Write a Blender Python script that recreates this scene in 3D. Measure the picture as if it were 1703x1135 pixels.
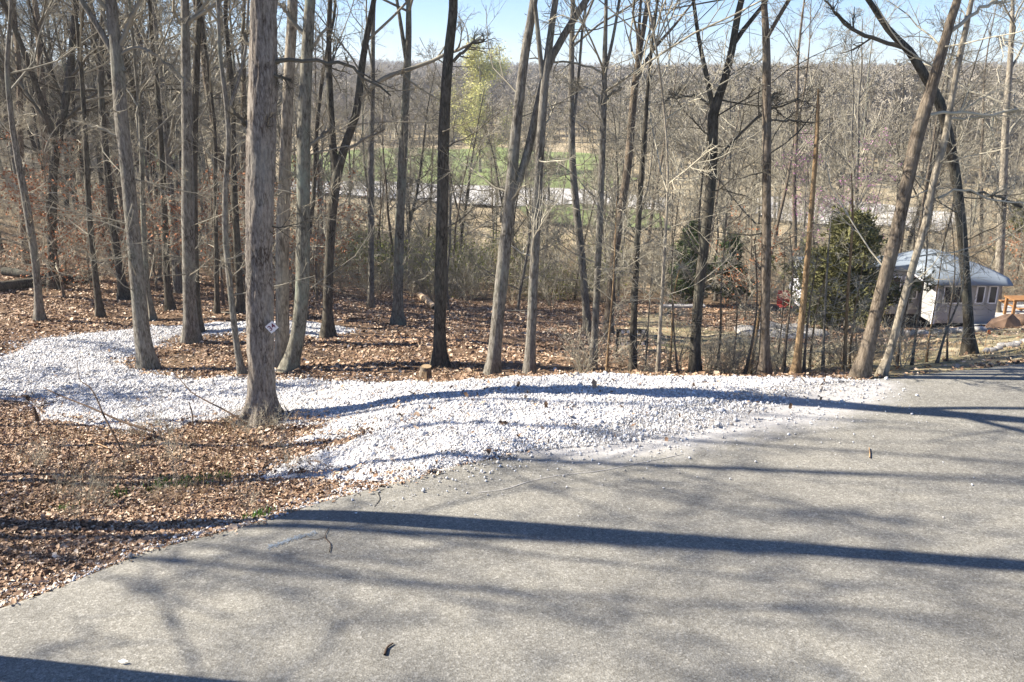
import bpy, math, random
import numpy as np
from mathutils import Vector, Euler
from mathutils.geometry import delaunay_2d_cdt

# ------------------------------------------------------------------ camera, sky, sun, exposure
S = bpy.context.scene
for _o in list(bpy.data.objects):
    bpy.data.objects.remove(_o)
COL = S.collection
F_PX, W_PX, H_PX = 1417.0, 1703.0, 1135.0
PITCH = math.radians(17.1)
EYE = 4.6
cam_d = bpy.data.cameras.new('camera')
cam_d.sensor_width = 36.0
cam_d.lens = 36.0 * F_PX / W_PX
cam_d.clip_end = 4000
cam_d.clip_start = 0.1
cam = bpy.data.objects.new('camera', cam_d)
cam.location = (0, 0, EYE)
cam.rotation_euler = (math.pi / 2 - PITCH, 0, 0)
COL.objects.link(cam)
S.camera = cam

SUN_EL = math.radians(37)
SUN_AZ = math.radians(7)                       # the sun stands left and 7 degrees beyond
to_sun = Vector((-math.cos(SUN_EL) * math.cos(SUN_AZ), math.cos(SUN_EL) * math.sin(SUN_AZ), math.sin(SUN_EL)))
w = bpy.data.worlds.new('World'); S.world = w; w.use_nodes = True
wn = w.node_tree.nodes; wl = w.node_tree.links; wn.clear()
sky = wn.new('ShaderNodeTexSky'); sky.sky_type = 'NISHITA'; sky.sun_disc = False
sky.sun_elevation = SUN_EL
sky.sun_rotation = math.atan2(to_sun.x, to_sun.y)
sky.altitude = 200; sky.air_density = 1.0; sky.dust_density = 0.0; sky.ozone_density = 4.0
tint = wn.new('ShaderNodeMix'); tint.data_type = 'RGBA'; tint.blend_type = 'MULTIPLY'; tint.inputs[0].default_value = 1; tint.inputs[7].default_value = (.90, 1.0, 1.26, 1)
bg = wn.new('ShaderNodeBackground'); bg.inputs['Strength'].default_value = 0.052
wo = wn.new('ShaderNodeOutputWorld')
wl.new(sky.outputs[0], tint.inputs[6]); wl.new(tint.outputs[2], bg.inputs[0]); wl.new(bg.outputs[0], wo.inputs[0])
sun_d = bpy.data.lights.new('sun', 'SUN'); sun_d.energy = 5.0; sun_d.angle = math.radians(0.42)
sun_d.color = (1.0, 0.93, 0.83)
sun = bpy.data.objects.new('sun', sun_d); COL.objects.link(sun)
sun.rotation_euler = to_sun.to_track_quat('Z', 'Y').to_euler()
sun.location = to_sun * 60
S.view_settings.view_transform = 'Standard'
S.view_settings.look = 'None'
S.view_settings.exposure = 1.58
S.view_settings.gamma = 1
S.view_settings.use_curve_mapping = False
S.cycles.max_bounces = 5
S.cycles.diffuse_bounces = 3

rng = np.random.default_rng(7)
R = random.Random(11)

# ------------------------------------------------------------------ projection helpers
CP, SP = math.cos(PITCH), math.sin(PITCH)
def ray(px, py):
    u = (px - W_PX / 2) / F_PX; v = (H_PX / 2 - py) / F_PX
    return u, CP + v * SP, v * CP - SP          # world direction x, y, z
def at(px, py, Y):
    dx, dy, dz = ray(px, py); t = Y / dy
    return np.array((dx * t, Y, EYE + dz * t))
def project(p):
    x, y, z = p[0], p[1], p[2] - EYE
    f = y * CP - z * SP; up = y * SP + z * CP
    return W_PX / 2 + F_PX * x / f, H_PX / 2 - F_PX * up / f

# ------------------------------------------------------------------ terrain
TY = np.array([6, 8, 10, 12, 13.5, 15, 18, 22, 27, 33, 42, 60, 85, 120, 170, 250, 400, 650, 900], float)
TPX = [0, 250, 450, 740, 1000, 1280, 1500, 1703]
TZ = np.array([
 [-.0, -.2, -.5, -.8, -1.0, -1.2, -1.48, -1.75, -2.05, -2.15, -2.2, -2.1, -1.2, .8, 4, 6, 7, 7, 4],
 [0, -.08, -.45, -.68, -.88, -1.1, -1.48, -1.85, -2.3, -3.0, -3.8, -5.0, -5.8, -6.5, -6.8, -4.5, 0, 4, 3],
 [0, 0, -.32, -.58, -.76, -.97, -1.42, -1.8, -2.5, -3.4, -4.6, -6.4, -7.6, -8, -8, -6.5, -2, 6, 3],
 [0, 0, 0, -.12, -.33, -.76, -1.3, -2.0, -3.0, -4.1, -5.7, -7.8, -8.7, -8.8, -8.4, -7, -3.5, 1, -4],
 [0, 0, 0, 0, -.14, -.74, -1.4, -2.2, -3.2, -4.3, -5.8, -7.8, -8.7, -8.8, -8.4, -7, -4, 0, -5],
 [0, 0, 0, 0, -.2, -.74, -1.4, -2.25, -3.3, -4.6, -5.9, -7.5, -8.6, -8.7, -8.3, -7, -4, 0, -5],
 [0, 0, 0, -.02, -.15, -.55, -1.25, -2.1, -3.4, -4.85, -6.0, -7.2, -8.5, -8.7, -8.2, -6.8, -3.5, 0, -5],
 [-.0, -.0, -.0, -.02, -.1, -.34, -.95, -1.9, -3.2, -4.7, -5.7, -7.0, -8.4, -8.7, -8.2, -6.5, -3, 1, -4]])
TA = np.array([(px - W_PX / 2) / F_PX / 0.955 for px in TPX])
def _hermite(xs, ys, x):
    """ys (..., n) at xs (n) evaluated at x (m) -> (..., m), smooth"""
    d = np.diff(ys, axis=-1) / np.diff(xs)
    m = np.empty_like(ys); m[..., 1:-1] = (d[..., 1:] + d[..., :-1]) / 2; m[..., 0] = d[..., 0]; m[..., -1] = d[..., -1]
    sgn = d[..., 1:] * d[..., :-1] <= 0
    m[..., 1:-1][sgn] *= 0.3
    i = np.clip(np.searchsorted(xs, x) - 1, 0, len(xs) - 2)
    h = xs[i + 1] - xs[i]; t = np.clip((x - xs[i]) / h, 0, 1)
    return ((1 + 2 * t) * (1 - t) ** 2 * ys[..., i] + t * (1 - t) ** 2 * h * m[..., i]
            + t * t * (3 - 2 * t) * ys[..., i + 1] + t * t * (t - 1) * h * m[..., i + 1])
LY = np.linspace(math.log(6), math.log(900), 700)
AA = np.linspace(TA[0], TA[-1], 260)
_t1 = _hermite(np.log(TY), TZ, LY)
TAB = _hermite(TA, _t1.T.copy(), AA)            # (700, 260)
def _hash(ix, iy, seed):
    n = (ix.astype(np.int64) * 374761393 + iy.astype(np.int64) * 668265263 + seed * 1442695041) & 0x7fffffff
    n = ((n ^ (n >> 13)) * 1274126177) & 0x7fffffff
    return ((n ^ (n >> 16)) & 0xffff) / 65535.0
def vnoise(x, y, seed=0):
    ix, iy = np.floor(x), np.floor(y); fx, fy = x - ix, y - iy
    fx = fx * fx * (3 - 2 * fx); fy = fy * fy * (3 - 2 * fy)
    a = _hash(ix, iy, seed); b = _hash(ix + 1, iy, seed); c = _hash(ix, iy + 1, seed); d = _hash(ix + 1, iy + 1, seed)
    return (a * (1 - fx) + b * fx) * (1 - fy) + (c * (1 - fx) + d * fx) * fy - 0.5
EDGE_X = np.array([-30, -14, -8, -4.71, -3.73, -2.59, -2.16, -1.24, .07, 1.5, 2.9, 4.3, 5.5, 8.74, 12, 20, 40])
EDGE_Y = np.array([-11, 0.8, 4.5, 6.81, 7.8, 8.42, 8.86, 9.33, 10.02, 11.0, 11.9, 12.55, 12.95, 14.1, 15.0, 17, 22])
def edge_y(x): return np.interp(x, EDGE_X, EDGE_Y)
def sm(a, b, t):
    t = np.clip((t - a) / (b - a), 0, 1); return t * t * (3 - 2 * t)
def height(x, y, bumps=True):
    x = np.asarray(x, float); y = np.asarray(y, float)
    yy = np.maximum(y, 6.0)
    a = np.clip(x / yy, TA[0], TA[-1]); l = np.log(np.clip(yy, 6, 900))
    fi = np.clip((l - LY[0]) / (LY[1] - LY[0]), 0, 698.999); fj = np.clip((a - AA[0]) / (AA[1] - AA[0]), 0, 258.999)
    i = fi.astype(int); j = fj.astype(int); fi = fi - i; fj = fj - j
    z = (TAB[i, j] * (1 - fi) + TAB[i + 1, j] * fi) * (1 - fj) + (TAB[i, j + 1] * (1 - fi) + TAB[i + 1, j + 1] * fi) * fj
    d = y - edge_y(x)
    z = z - 0.10 * sm(0.02, 0.4, d) * sm(-0.3, -2.2, x) * (1 - sm(9.6, 11.0, y))
    if bumps:
        off = sm(0.05, 0.5, d)
        z = z + off * (0.05 * vnoise(x * 1.7, y * 1.7, 3) + 0.045 * vnoise(x * 4.3, y * 4.3, 5) + 0.10 * vnoise(x * .6, y * .6, 9) * sm(13, 17, y)
                       + sm(24, 50, y) * 0.9 * vnoise(x * .11, y * .11, 12))
    return z
def H(x, y): return float(height(np.array([x]), np.array([y]))[0])
_TT = np.concatenate([np.arange(5, 40, .05), np.arange(40, 700, .5)])
def hit(px, py):
    dx, dy, dz = ray(px, py)
    Y = _TT; z = EYE + dz * Y / dy; g = height(dx * Y / dy, Y)
    k = np.argmax(z < g) if (z < g).any() else len(Y) - 1
    y = Y[k]; return np.array((dx * y / dy, y))
def inside(poly, x, y):
    poly = np.asarray(poly); res = np.zeros(x.shape, bool); n = len(poly)
    for i in range(n):
        x0, y0 = poly[i]; x1, y1 = poly[(i + 1) % n]
        c = ((y0 > y) != (y1 > y))
        if y1 != y0:
            res ^= c & (x < (x1 - x0) * (y - y0) / (y1 - y0) + x0)
    return res
def poly_dist(poly, x, y):
    poly = np.asarray(poly); best = np.full(x.shape, 1e9); n = len(poly)
    for i in range(n):
        a = poly[i]; b = poly[(i + 1) % n]; ab = b - a
        t = np.clip(((x - a[0]) * ab[0] + (y - a[1]) * ab[1]) / max(ab @ ab, 1e-9), 0, 1)
        best = np.minimum(best, np.hypot(x - a[0] - t * ab[0], y - a[1] - t * ab[1]))
    return best

# ------------------------------------------------------------------ materials
def new_mat(name, rough=0.9, spec=0.2):
    m = bpy.data.materials.new(name); m.use_nodes = True
    nt = m.node_tree; b = nt.nodes['Principled BSDF']
    b.inputs['Roughness'].default_value = rough
    b.inputs['Specular IOR Level'].default_value = spec
    return m, nt, b
def nd(nt, t, **k):
    n = nt.nodes.new(t)
    for a, v in k.items():
        if a in n.inputs.keys() if hasattr(n.inputs, 'keys') else False:
            n.inputs[a].default_value = v
        else:
            setattr(n, a, v)
    return n
def coords(nt, scale=(1, 1, 1), kind='Object'):
    tc = nt.nodes.new('ShaderNodeTexCoord'); mp = nt.nodes.new('ShaderNodeMapping')
    mp.inputs['Scale'].default_value = scale
    nt.links.new(tc.outputs[kind], mp.inputs['Vector']); return mp.outputs[0]
def noise(nt, vec, scale, detail=4, rough=.55, dist=0):
    n = nt.nodes.new('ShaderNodeTexNoise'); n.inputs['Scale'].default_value = scale
    n.inputs['Detail'].default_value = detail; n.inputs['Roughness'].default_value = rough
    n.inputs['Distortion'].default_value = dist
    nt.links.new(vec, n.inputs['Vector']); return n.outputs['Fac']
def ramp(nt, fac, stops):
    r = nt.nodes.new('ShaderNodeValToRGB'); e = r.color_ramp.elements
    while len(e) < len(stops): e.new(0.5)
    for k, (p, c) in enumerate(stops):
        e[k].position = p; e[k].color = (*c, 1) if len(c) == 3 else c
    nt.links.new(fac, r.inputs[0]); return r.outputs[0]
def mix(nt, fac, a, b, mode='MIX'):
    m = nt.nodes.new('ShaderNodeMix'); m.data_type = 'RGBA'; m.blend_type = mode
    for sock, v in ((m.inputs[0], fac), (m.inputs[6], a), (m.inputs[7], b)):
        if isinstance(v, (int, float)): sock.default_value = v
        elif isinstance(v, tuple): sock.default_value = (*v, 1) if len(v) == 3 else v
        else: nt.links.new(v, sock)
    return m.outputs[2]
def bump(nt, b, h, strength=.5, dist=.02):
    n = nt.nodes.new('ShaderNodeBump'); n.inputs['Strength'].default_value = strength
    n.inputs['Distance'].default_value = dist
    nt.links.new(h, n.inputs['Height']); nt.links.new(n.outputs[0], b.inputs['Normal'])
def flat(name, c, rough=.8, var=.15, scale=6, spec=.2):
    m, nt, b = new_mat(name, rough, spec); v = coords(nt)
    f = noise(nt, v, scale)
    c2 = tuple(max(0, x * (1 - var)) for x in c); c1 = tuple(min(1, x * (1 + var)) for x in c)
    nt.links.new(ramp(nt, f, [(.3, c2), (.7, c1)]), b.inputs['Base Color'])
    bump(nt, b, noise(nt, v, scale * 6), .2, .01)
    return m
def bark(name, dark, light, lichen=(.2, .22, .17), amt=.35, freq=14):
    m, nt, b = new_mat(name, .95, .1)
    v = coords(nt, (1, 1, .26)); v2 = coords(nt, (1, 1, .6))
    r1 = noise(nt, v, freq * 1.5, 8, .72, .25)
    vo = nt.nodes.new('ShaderNodeTexVoronoi'); vo.feature = 'DISTANCE_TO_EDGE'; vo.inputs['Scale'].default_value = freq * 1.7; vd = nt.nodes.new('ShaderNodeTexNoise'); vd.inputs['Scale'].default_value = freq * .8; vd.inputs['Detail'].default_value = 3; nt.links.new(v, vd.inputs['Vector'])
    vm = nt.nodes.new('ShaderNodeVectorMath'); vm.operation = 'MULTIPLY_ADD'; vm.inputs[1].default_value = (.09, .09, .09); nt.links.new(vd.outputs['Color'], vm.inputs[0]); nt.links.new(v, vm.inputs[2])
    nt.links.new(vm.outputs[0], vo.inputs['Vector'])
    ve = ramp(nt, vo.outputs[0], [(0, (.25, .25, .25)), (.22, (1, 1, 1))])
    ridges = mix(nt, ramp(nt, noise(nt, v2, 3.5, 4, .6), [(.35, (.05, .05, .05)), (.7, (.6, .6, .6))]), r1, ve, 'MULTIPLY')
    blot = noise(nt, v2, 2.3, 5, .6)
    col = ramp(nt, ridges, [(.28, dark), (.58, light)])
    lm = ramp(nt, blot, [(.5, (0, 0, 0)), (.66, (1, 1, 1))])
    lm2 = mix(nt, amt, (0, 0, 0), lm)
    col = mix(nt, lm2, col, lichen)
    nt.links.new(col, b.inputs['Base Color'])
    bump(nt, b, ridges, .9, .03)
    return m
M = {}
M['bark_grey'] = bark('bark_grey', (0.052, 0.042, 0.031), (0.270, 0.248, 0.205))
M['bark_dark'] = bark('bark_dark', (0.024, 0.021, 0.016), (0.135, 0.118, 0.090), (.13, .14, .11))
M['bark_brown'] = bark('bark_brown', (0.052, 0.038, 0.025), (0.245, 0.198, 0.145), (.2, .19, .14), .25)
M['bark_lichen'] = bark('bark_lichen', (0.052, 0.046, 0.035), (0.260, 0.240, 0.185), (.24, .27, .21), .7)
M['bark_pale'] = bark('bark_pale', (0.105, 0.085, 0.061), (0.420, 0.365, 0.277), (.26, .25, .20), .5, 11)
M['bark_shag'] = bark('bark_shag', (0.058, 0.042, 0.031), (0.325, 0.285, 0.235), (.24, .235, .20), .35, 17)
M['bark_tan'] = bark('bark_tan', (0.104, 0.065, 0.033), (0.353, 0.242, 0.132), (.25, .2, .13), .2, 16)
M['twig'] = flat('twig_bark', (.265, .24, .18), .85, .35, 1.5)
M['twig_light'] = flat('twig_light_bark', (.41, .37, .275), .8, .3, 1.5)
M['twig_tan'] = flat('twig_tan_bark', (.34, .25, .16), .85, .3, 1.5)
M['twig_dark'] = flat('twig_dark_bark', (.12, .105, .075), .85, .35, 1.5)
M['twig_far'] = flat('far_twig_bark', (.32, .285, .225), .9, .15, .05)

def leaf_mat(name, stops, rough=.7, trans=.25):
    m, nt, b = new_mat(name, rough, .25)
    oi = nt.nodes.new('ShaderNodeObjectInfo')
    c = ramp(nt, oi.outputs['Random'], stops)
    nt.links.new(c, b.inputs['Base Color'])
    return m
M['leaf'] = leaf_mat('dead_leaf', [(0, (.07, .042, .024)), (.25, (.19, .115, .066)), (.55, (.34, .215, .13)), (.78, (.47, .33, .215)), (.94, (.62, .48, .34)), (1, (.72, .60, .46))])
M['stone'] = leaf_mat('white_gravel', [(0, (.26, .23, .20)), (.15, (.42, .40, .37)), (.5, (.54, .53, .515)), (1, (.72, .72, .71))], .8)

# ground: leaf litter, going over to duff further off
def ground_mat():
    m, nt, b = new_mat('leafy_ground', .95, .1)
    v = coords(nt)
    n1 = noise(nt, v, 14, 8, .75); n2 = noise(nt, v, .45, 4, .6); n3 = noise(nt, v, 45, 3, .6)
    c = ramp(nt, n1, [(.30, (.035, .022, .014)), (.45, (.115, .070, .042)), (.58, (.235, .15, .092)), (.72, (.38, .26, .175))])
    c = mix(nt, ramp(nt, n2, [(.35, (0, 0, 0)), (.75, (.55, .55, .55))]), c, (.19, .15, .10))
    at_ = nt.nodes.new('ShaderNodeAttribute'); at_.attribute_name = 'lawn'
    g = ramp(nt, noise(nt, v, 1.1, 6, .7), [(.30, (.13, .15, .045)), (.42, (.33, .28, .14)), (.62, (.52, .43, .28))])
    g = mix(nt, .35, g, ramp(nt, n3, [(.3, (.08, .07, .03)), (.7, (.45, .38, .25))]))
    c = mix(nt, at_.outputs['Fac'], c, g)
    at2 = nt.nodes.new('ShaderNodeAttribute'); at2.attribute_name = 'duff'
    c = mix(nt, at2.outputs['Fac'], c, ramp(nt, noise(nt, v, .25, 5, .7), [(.3, (.22, .175, .10)), (.7, (.44, .36, .235))]))
    nt.links.new(c, b.inputs['Base Color'])
    bump(nt, b, n1, .8, .05)
    return m
M['ground'] = ground_mat()
def road_mat():
    m, nt, b = new_mat('weathered_asphalt', .9, .25)
    v = coords(nt)
    vo = nt.nodes.new('ShaderNodeTexVoronoi'); vo.inputs['Scale'].default_value = 50; nt.links.new(v, vo.inputs['Vector'])
    vo2 = nt.nodes.new('ShaderNodeTexVoronoi'); vo2.inputs['Scale'].default_value = 120; nt.links.new(v, vo2.inputs['Vector'])
    sep = nt.nodes.new('ShaderNodeSeparateColor'); nt.links.new(vo.outputs['Color'], sep.inputs[0])
    sep2 = nt.nodes.new('ShaderNodeSeparateColor'); nt.links.new(vo2.outputs['Color'], sep2.inputs[0])
    agg = ramp(nt, sep.outputs[0], [(0, (.125, .116, .096)), (.4, (.185, .177, .152)), (.8, (.24, .23, .20)), (1, (.37, .355, .315))])
    agg2 = ramp(nt, sep2.outputs[0], [(0, (.11, .102, .085)), (.6, (.21, .197, .165)), (1, (.38, .36, .31))])
    c = mix(nt, .45, agg, agg2)
    big = noise(nt, v, .55, 5, .6)
    c = mix(nt, 1.0, c, ramp(nt, big, [(.3, (.80, .80, .80)), (.5, (1.0, 1.0, .99)), (.7, (1.16, 1.15, 1.11))]), 'MULTIPLY')
    med = noise(nt, v, 6, 5, .7)
    c = mix(nt, 1.0, c, ramp(nt, med, [(.3, (.88, .88, .88)), (.7, (1.1, 1.1, 1.1))]), 'MULTIPLY')
    a = nt.nodes.new('ShaderNodeAttribute'); a.attribute_name = 'dust'
    dn = noise(nt, v, 5, 6, .75)
    mm = nt.nodes.new('ShaderNodeMath'); mm.operation = 'MULTIPLY_ADD'; mm.inputs[1].default_value = 1.6; 
    nt.links.new(a.outputs['Fac'], mm.inputs[0]); 
    sub = nt.nodes.new('ShaderNodeMath'); sub.operation = 'SUBTRACT'; nt.links.new(dn, sub.inputs[0]); sub.inputs[1].default_value = .95
    nt.links.new(sub.outputs[0], mm.inputs[2])
    dm = ramp(nt, mm.outputs[0], [(.0, (0, 0, 0)), (.7, (.8, .8, .8))])
    c = mix(nt, dm, c, (.43, .415, .395))
    nt.links.new(c, b.inputs['Base Color'])
    bump(nt, b, vo.outputs['Distance'], .45, .008)
    return m
M['road'] = road_mat()
def gravel_mat():
    m, nt, b = new_mat('white_limestone_gravel', .9, .2)
    v = coords(nt)
    vo = nt.nodes.new('ShaderNodeTexVoronoi'); vo.inputs['Scale'].default_value = 26; nt.links.new(v, vo.inputs['Vector'])
    sep = nt.nodes.new('ShaderNodeSeparateColor'); nt.links.new(vo.outputs['Color'], sep.inputs[0])
    c = ramp(nt, sep.outputs[0], [(0, (.34, .31, .28)), (.4, (.50, .485, .47)), (1, (.66, .65, .64))])
    c = mix(nt, ramp(nt, noise(nt, v, 1.3, 5, .7), [(.5, (0, 0, 0)), (.8, (.35, .35, .35))]), c, (.42, .36, .30))
    nt.links.new(c, b.inputs['Base Color'])
    bump(nt, b, vo.outputs['Distance'], .9, .03)
    return m
M['gravel'] = gravel_mat()
M['far_gravel'] = flat('pale_gravel_lane', (.47, .45, .41), .95, .2, .4)
M['grass'] = flat('spring_grass', (.165, .20, .07), .9, .4, .25)
M['lawn'] = flat('worn_lawn', (.22, .20, .09), .95, .3, 1.2)
M['trailer'] = flat('white_siding', (.37, .36, .34), .55, .06, 1)
M['roof'] = flat('pale_metal_roof', (.21, .24, .26), .5, .1, 1.5, .5)
M['glass'] = flat('dark_window', (.03, .032, .035), .15, .2, 1, .5)
M['trim'] = flat('white_trim', (.80, .80, .80), .5, .05, 2)
M['darkstuff'] = flat('dark_skirting', (.04, .036, .034), .8, .2, 3)
M['sign'] = flat('white_enamel', (.78, .75, .74), .4, .06, 20)
M['signtext'] = flat('maroon_lettering', (.16, .03, .06), .5, .1, 20)
M['sawn'] = flat('sawn_wood', (.33, .235, .135), .85, .25, 14)
M['logwood'] = flat('peeled_log', (.48, .36, .24), .85, .25, 4)
M['stain'] = flat('stained_timber', (.26, .135, .055), .7, .25, 5)
M['slab'] = flat('grey_stone_slab', (.36, .34, .31), .9, .2, 3)
M['rock'] = flat('brown_rock', (.20, .13, .085), .9, .3, 3)
M['blue'] = flat('blue_paint', (.19, .225, .26), .9, .45, 60)
M['scratch'] = flat('pale_scrape', (.36, .345, .32), .9, .2, 20)
M['crack'] = flat('asphalt_crack', (.035, .033, .03), .95, .2, 10)
M['stick'] = flat('stick_bark', (.085, .055, .035), .85, .35, 8)
M['stick_light'] = flat('bare_stick', (.40, .25, .13), .85, .3, 8)
M['redleaf'] = flat('russet_leaf', (.36, .15, .065), .8, .35, 9)
M['cedar'] = flat('cedar_foliage', (.145, .14, .055), .85, .55, 2.2)
M['cedar_dark'] = flat('cedar_green_foliage', (.09, .12, .045), .85, .45, 2.2)
M['pinkbud'] = flat('redbud_blossom', (.50, .16, .42), .8, .25, 5)
M['yellowbud'] = flat('yellow_green_bud', (.55, .52, .20), .8, .25, .3)
M['tuft'] = flat('green_blade', (.11, .22, .035), .7, .3, 9)
M['straw'] = flat('straw_blade', (.38, .28, .16), .8, .35, 9)
M['black'] = flat('black_board', (.02, .02, .022), .6, .2, 6)
M['teal'] = flat('teal_panel', (.10, .28, .28), .6, .2, 6)
M['redchair'] = flat('faded_red_fabric', (.33, .06, .05), .8, .2, 6)

# ------------------------------------------------------------------ object helpers
def mesh_obj(name, verts, faces, mat, parent=None, smooth=False, local=None):
    me = bpy.data.meshes.new(name)
    if isinstance(verts, np.ndarray) and isinstance(faces, np.ndarray):
        nf, k = faces.shape
        me.vertices.add(len(verts)); me.vertices.foreach_set('co', verts.astype(np.float32).ravel())
        me.loops.add(nf * k); me.loops.foreach_set('vertex_index', faces.astype(np.int32).ravel())
        me.polygons.add(nf); me.polygons.foreach_set('loop_start', np.arange(0, nf * k, k, dtype=np.int32))
        me.update(calc_edges=True)
    else:
        me.from_pydata([tuple(v) for v in verts], [], [tuple(f) for f in faces]); me.update()
    me.materials.append(mat)
    if smooth: me.polygons.foreach_set('use_smooth', np.ones(len(me.polygons), bool))
    o = bpy.data.objects.new(name, me); COL.objects.link(o)
    if parent is not None: o.parent = parent
    return o
def tag(o, label=None, cat=None, group=None, kind=None):
    if label: o['label'] = label
    if cat: o['category'] = cat
    if group: o['group'] = group
    if kind: o['kind'] = kind
    return o
def empty(name, loc, label, cat, group=None, rz=0):
    o = bpy.data.objects.new(name, None); COL.objects.link(o); o.location = loc; o.rotation_euler = (0, 0, rz)
    o.empty_display_size = .3
    return tag(o, label, cat, group)
def box(name, mat, parent, x0, x1, y0, y1, z0, z1, bev=0):
    v = [(x, y, z) for z in (z0, z1) for x, y in ((x0, y0), (x1, y0), (x1, y1), (x0, y1))]
    f = [(3, 2, 1, 0), (4, 5, 6, 7), (0, 1, 5, 4), (1, 2, 6, 5), (2, 3, 7, 6), (3, 0, 4, 7)]
    o = mesh_obj(name, v, f, mat, parent)
    if bev:
        md = o.modifiers.new('bevel', 'BEVEL'); md.width = bev; md.segments = 2
    return o

class Tubes:
    def __init__(s): s.g = {}
    def add(s, P, Rr, sides):
        """P (M,n,3), Rr (M,n)"""
        P = np.asarray(P, float); Rr = np.asarray(Rr, float)
        if P.ndim == 2: P = P[None]; Rr = Rr[None]
        s.g.setdefault((P.shape[1], sides), []).append((P, Rr))
    def arrays(s, warp=None):
        V, Fs, base = [], [], 0
        for (n, k), L in s.g.items():
            P = np.concatenate([a for a, _ in L]); Rr = np.concatenate([b for _, b in L]); m = len(P)
            T = np.gradient(P, axis=1); T /= np.linalg.norm(T, axis=2, keepdims=True) + 1e-9
            mt = T.mean(axis=1)
            cr_ = np.cross(T[:, 0], T[:, -1]); cn = np.linalg.norm(cr_, axis=1, keepdims=True)
            fb = np.cross(mt, np.where((np.abs(mt[:, 2]) > .8)[:, None], np.array([[1., 0, 0]]), np.array([[0, 0, 1.]])))
            ref = np.where(cn > .25, cr_, fb)[:, None, :]; ref = ref / (np.linalg.norm(ref, axis=2, keepdims=True) + 1e-9)
            A = np.cross(T, np.broadcast_to(ref, T.shape)); A /= np.linalg.norm(A, axis=2, keepdims=True) + 1e-9
            B = np.cross(T, A)
            an = np.arange(k) * 2 * math.pi / k
            ring = (A[:, :, None, :] * np.cos(an)[None, None, :, None] + B[:, :, None, :] * np.sin(an)[None, None, :, None])
            rr = Rr[:, :, None]
            if warp is not None and k >= 10: rr = rr * warp(P, an)
            X = P[:, :, None, :] + ring * (rr[..., None] if rr.ndim == 3 else rr)
            V.append(X.reshape(-1, 3))
            i = np.arange(n - 1)[:, None]; j = np.arange(k)[None]
            a = i * k + j; b = i * k + (j + 1) % k
            q = np.stack([a, a + k, b + k, b], -1).reshape(-1, 4)
            q = (q[None] + (np.arange(m) * n * k)[:, None, None]).reshape(-1, 4) + base
            Fs.append(q); base += m * n * k
        return np.concatenate(V), np.concatenate(Fs)
    def build(s, name, mat, parent=None, smooth=True, origin=None, warp=None):
        v, f = s.arrays(warp)
        if origin is not None: v = v - np.asarray(origin)
        return mesh_obj(name, v, f, mat, parent, smooth)

def nrm(v): return v / (np.linalg.norm(v, axis=-1, keepdims=True) + 1e-9)
def grow(P, Rr, k, tmin, tmax, ang, lenf, n, jit, trop, rf, g, lmin=0.0, abslen=None, rmax=9, flat_z=None):
    """children of the branches P (M,m,3); returns (M*k,n,3), radii"""
    m = P.shape[0]; idx = np.repeat(np.arange(m), k); c = m * k
    t = g.uniform(tmin, tmax, c); s = t * (P.shape[1] - 1); i = np.minimum(s.astype(int), P.shape[1] - 2); f = (s - i)[:, None]
    a, b = P[idx, i], P[idx, i + 1]
    st = a * (1 - f) + b * f; r = Rr[idx, i] * (1 - f[:, 0]) + Rr[idx, i + 1] * f[:, 0]
    tan = nrm(b - a); pr = g.normal(size=(c, 3)); 
    if flat_z is not None: pr[:, 2] *= flat_z
    pr = nrm(pr - (pr * tan).sum(1, keepdims=True) * tan)
    an = np.radians(g.normal(ang, 12, c))[:, None]
    d = nrm(np.cos(an) * tan + np.sin(an) * pr)
    if abslen is None:
        pl = np.linalg.norm(np.diff(P, axis=1), axis=2).sum(1)[idx]
        L = np.maximum(pl * lenf * g.uniform(.45, 1, c) * (1.15 - .55 * t), lmin)
    else:
        L = g.uniform(abslen[0], abslen[1], c)
    out = np.empty((c, n, 3)); out[:, 0] = st; p = st; step = (L / (n - 1))[:, None]
    for q in range(1, n):
        d = nrm(d + g.normal(size=(c, 3)) * jit + np.array([0, 0, trop]))
        p = p + d * step; out[:, q] = p
    r0 = np.minimum(r * rf, rmax)
    rad = r0[:, None] * np.linspace(1, .35, n)[None]
    return out, rad

def catmull(pts, n):
    pts = np.asarray(pts, float)
    d = np.concatenate([[0], np.cumsum(np.linalg.norm(np.diff(pts[:, :3], axis=0), axis=1))])
    x = np.linspace(0, d[-1], n)
    return _hermite(d, pts.T.copy(), x).T
def trunk_warp(seed, amp=.05, flare=None):
    def wf(P, an):
        out = np.empty((P.shape[0], P.shape[1], len(an)))
        for i in range(P.shape[0]):
            z = P[i, :, 2][:, None]; a = an[None]
            cx = np.cos(a) * 1.3 + 40; cy = np.sin(a) * 1.3
            rid = (np.abs(vnoise(cx * 7 + 3 * vnoise(cx, z * 3, 9), cy * 7 + z * 1.6, seed + 8)) * 2) if len(an) > 40 else 0
            out[i] = 1 + .10 * rid + (.05 * vnoise(cx * 16, cy * 16 + z * 9, seed + 2) if len(an) > 40 else 0) + amp * 2 * (vnoise(cx + z * .5, cy * 1.1 + z * .9, seed)) + amp * 1.4 * vnoise(cx * 3 + z * .4, cy * 3 + z * 2.2, seed + 4)
            if flare is not None:
                hgt = np.maximum(z - flare, 0)
                out[i] *= 1 + (.42 + .35 * np.cos(a * 5 + seed)) * np.exp(-hgt / .2) + .10 * np.exp(-hgt / .5)
        return out
    return wf

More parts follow.
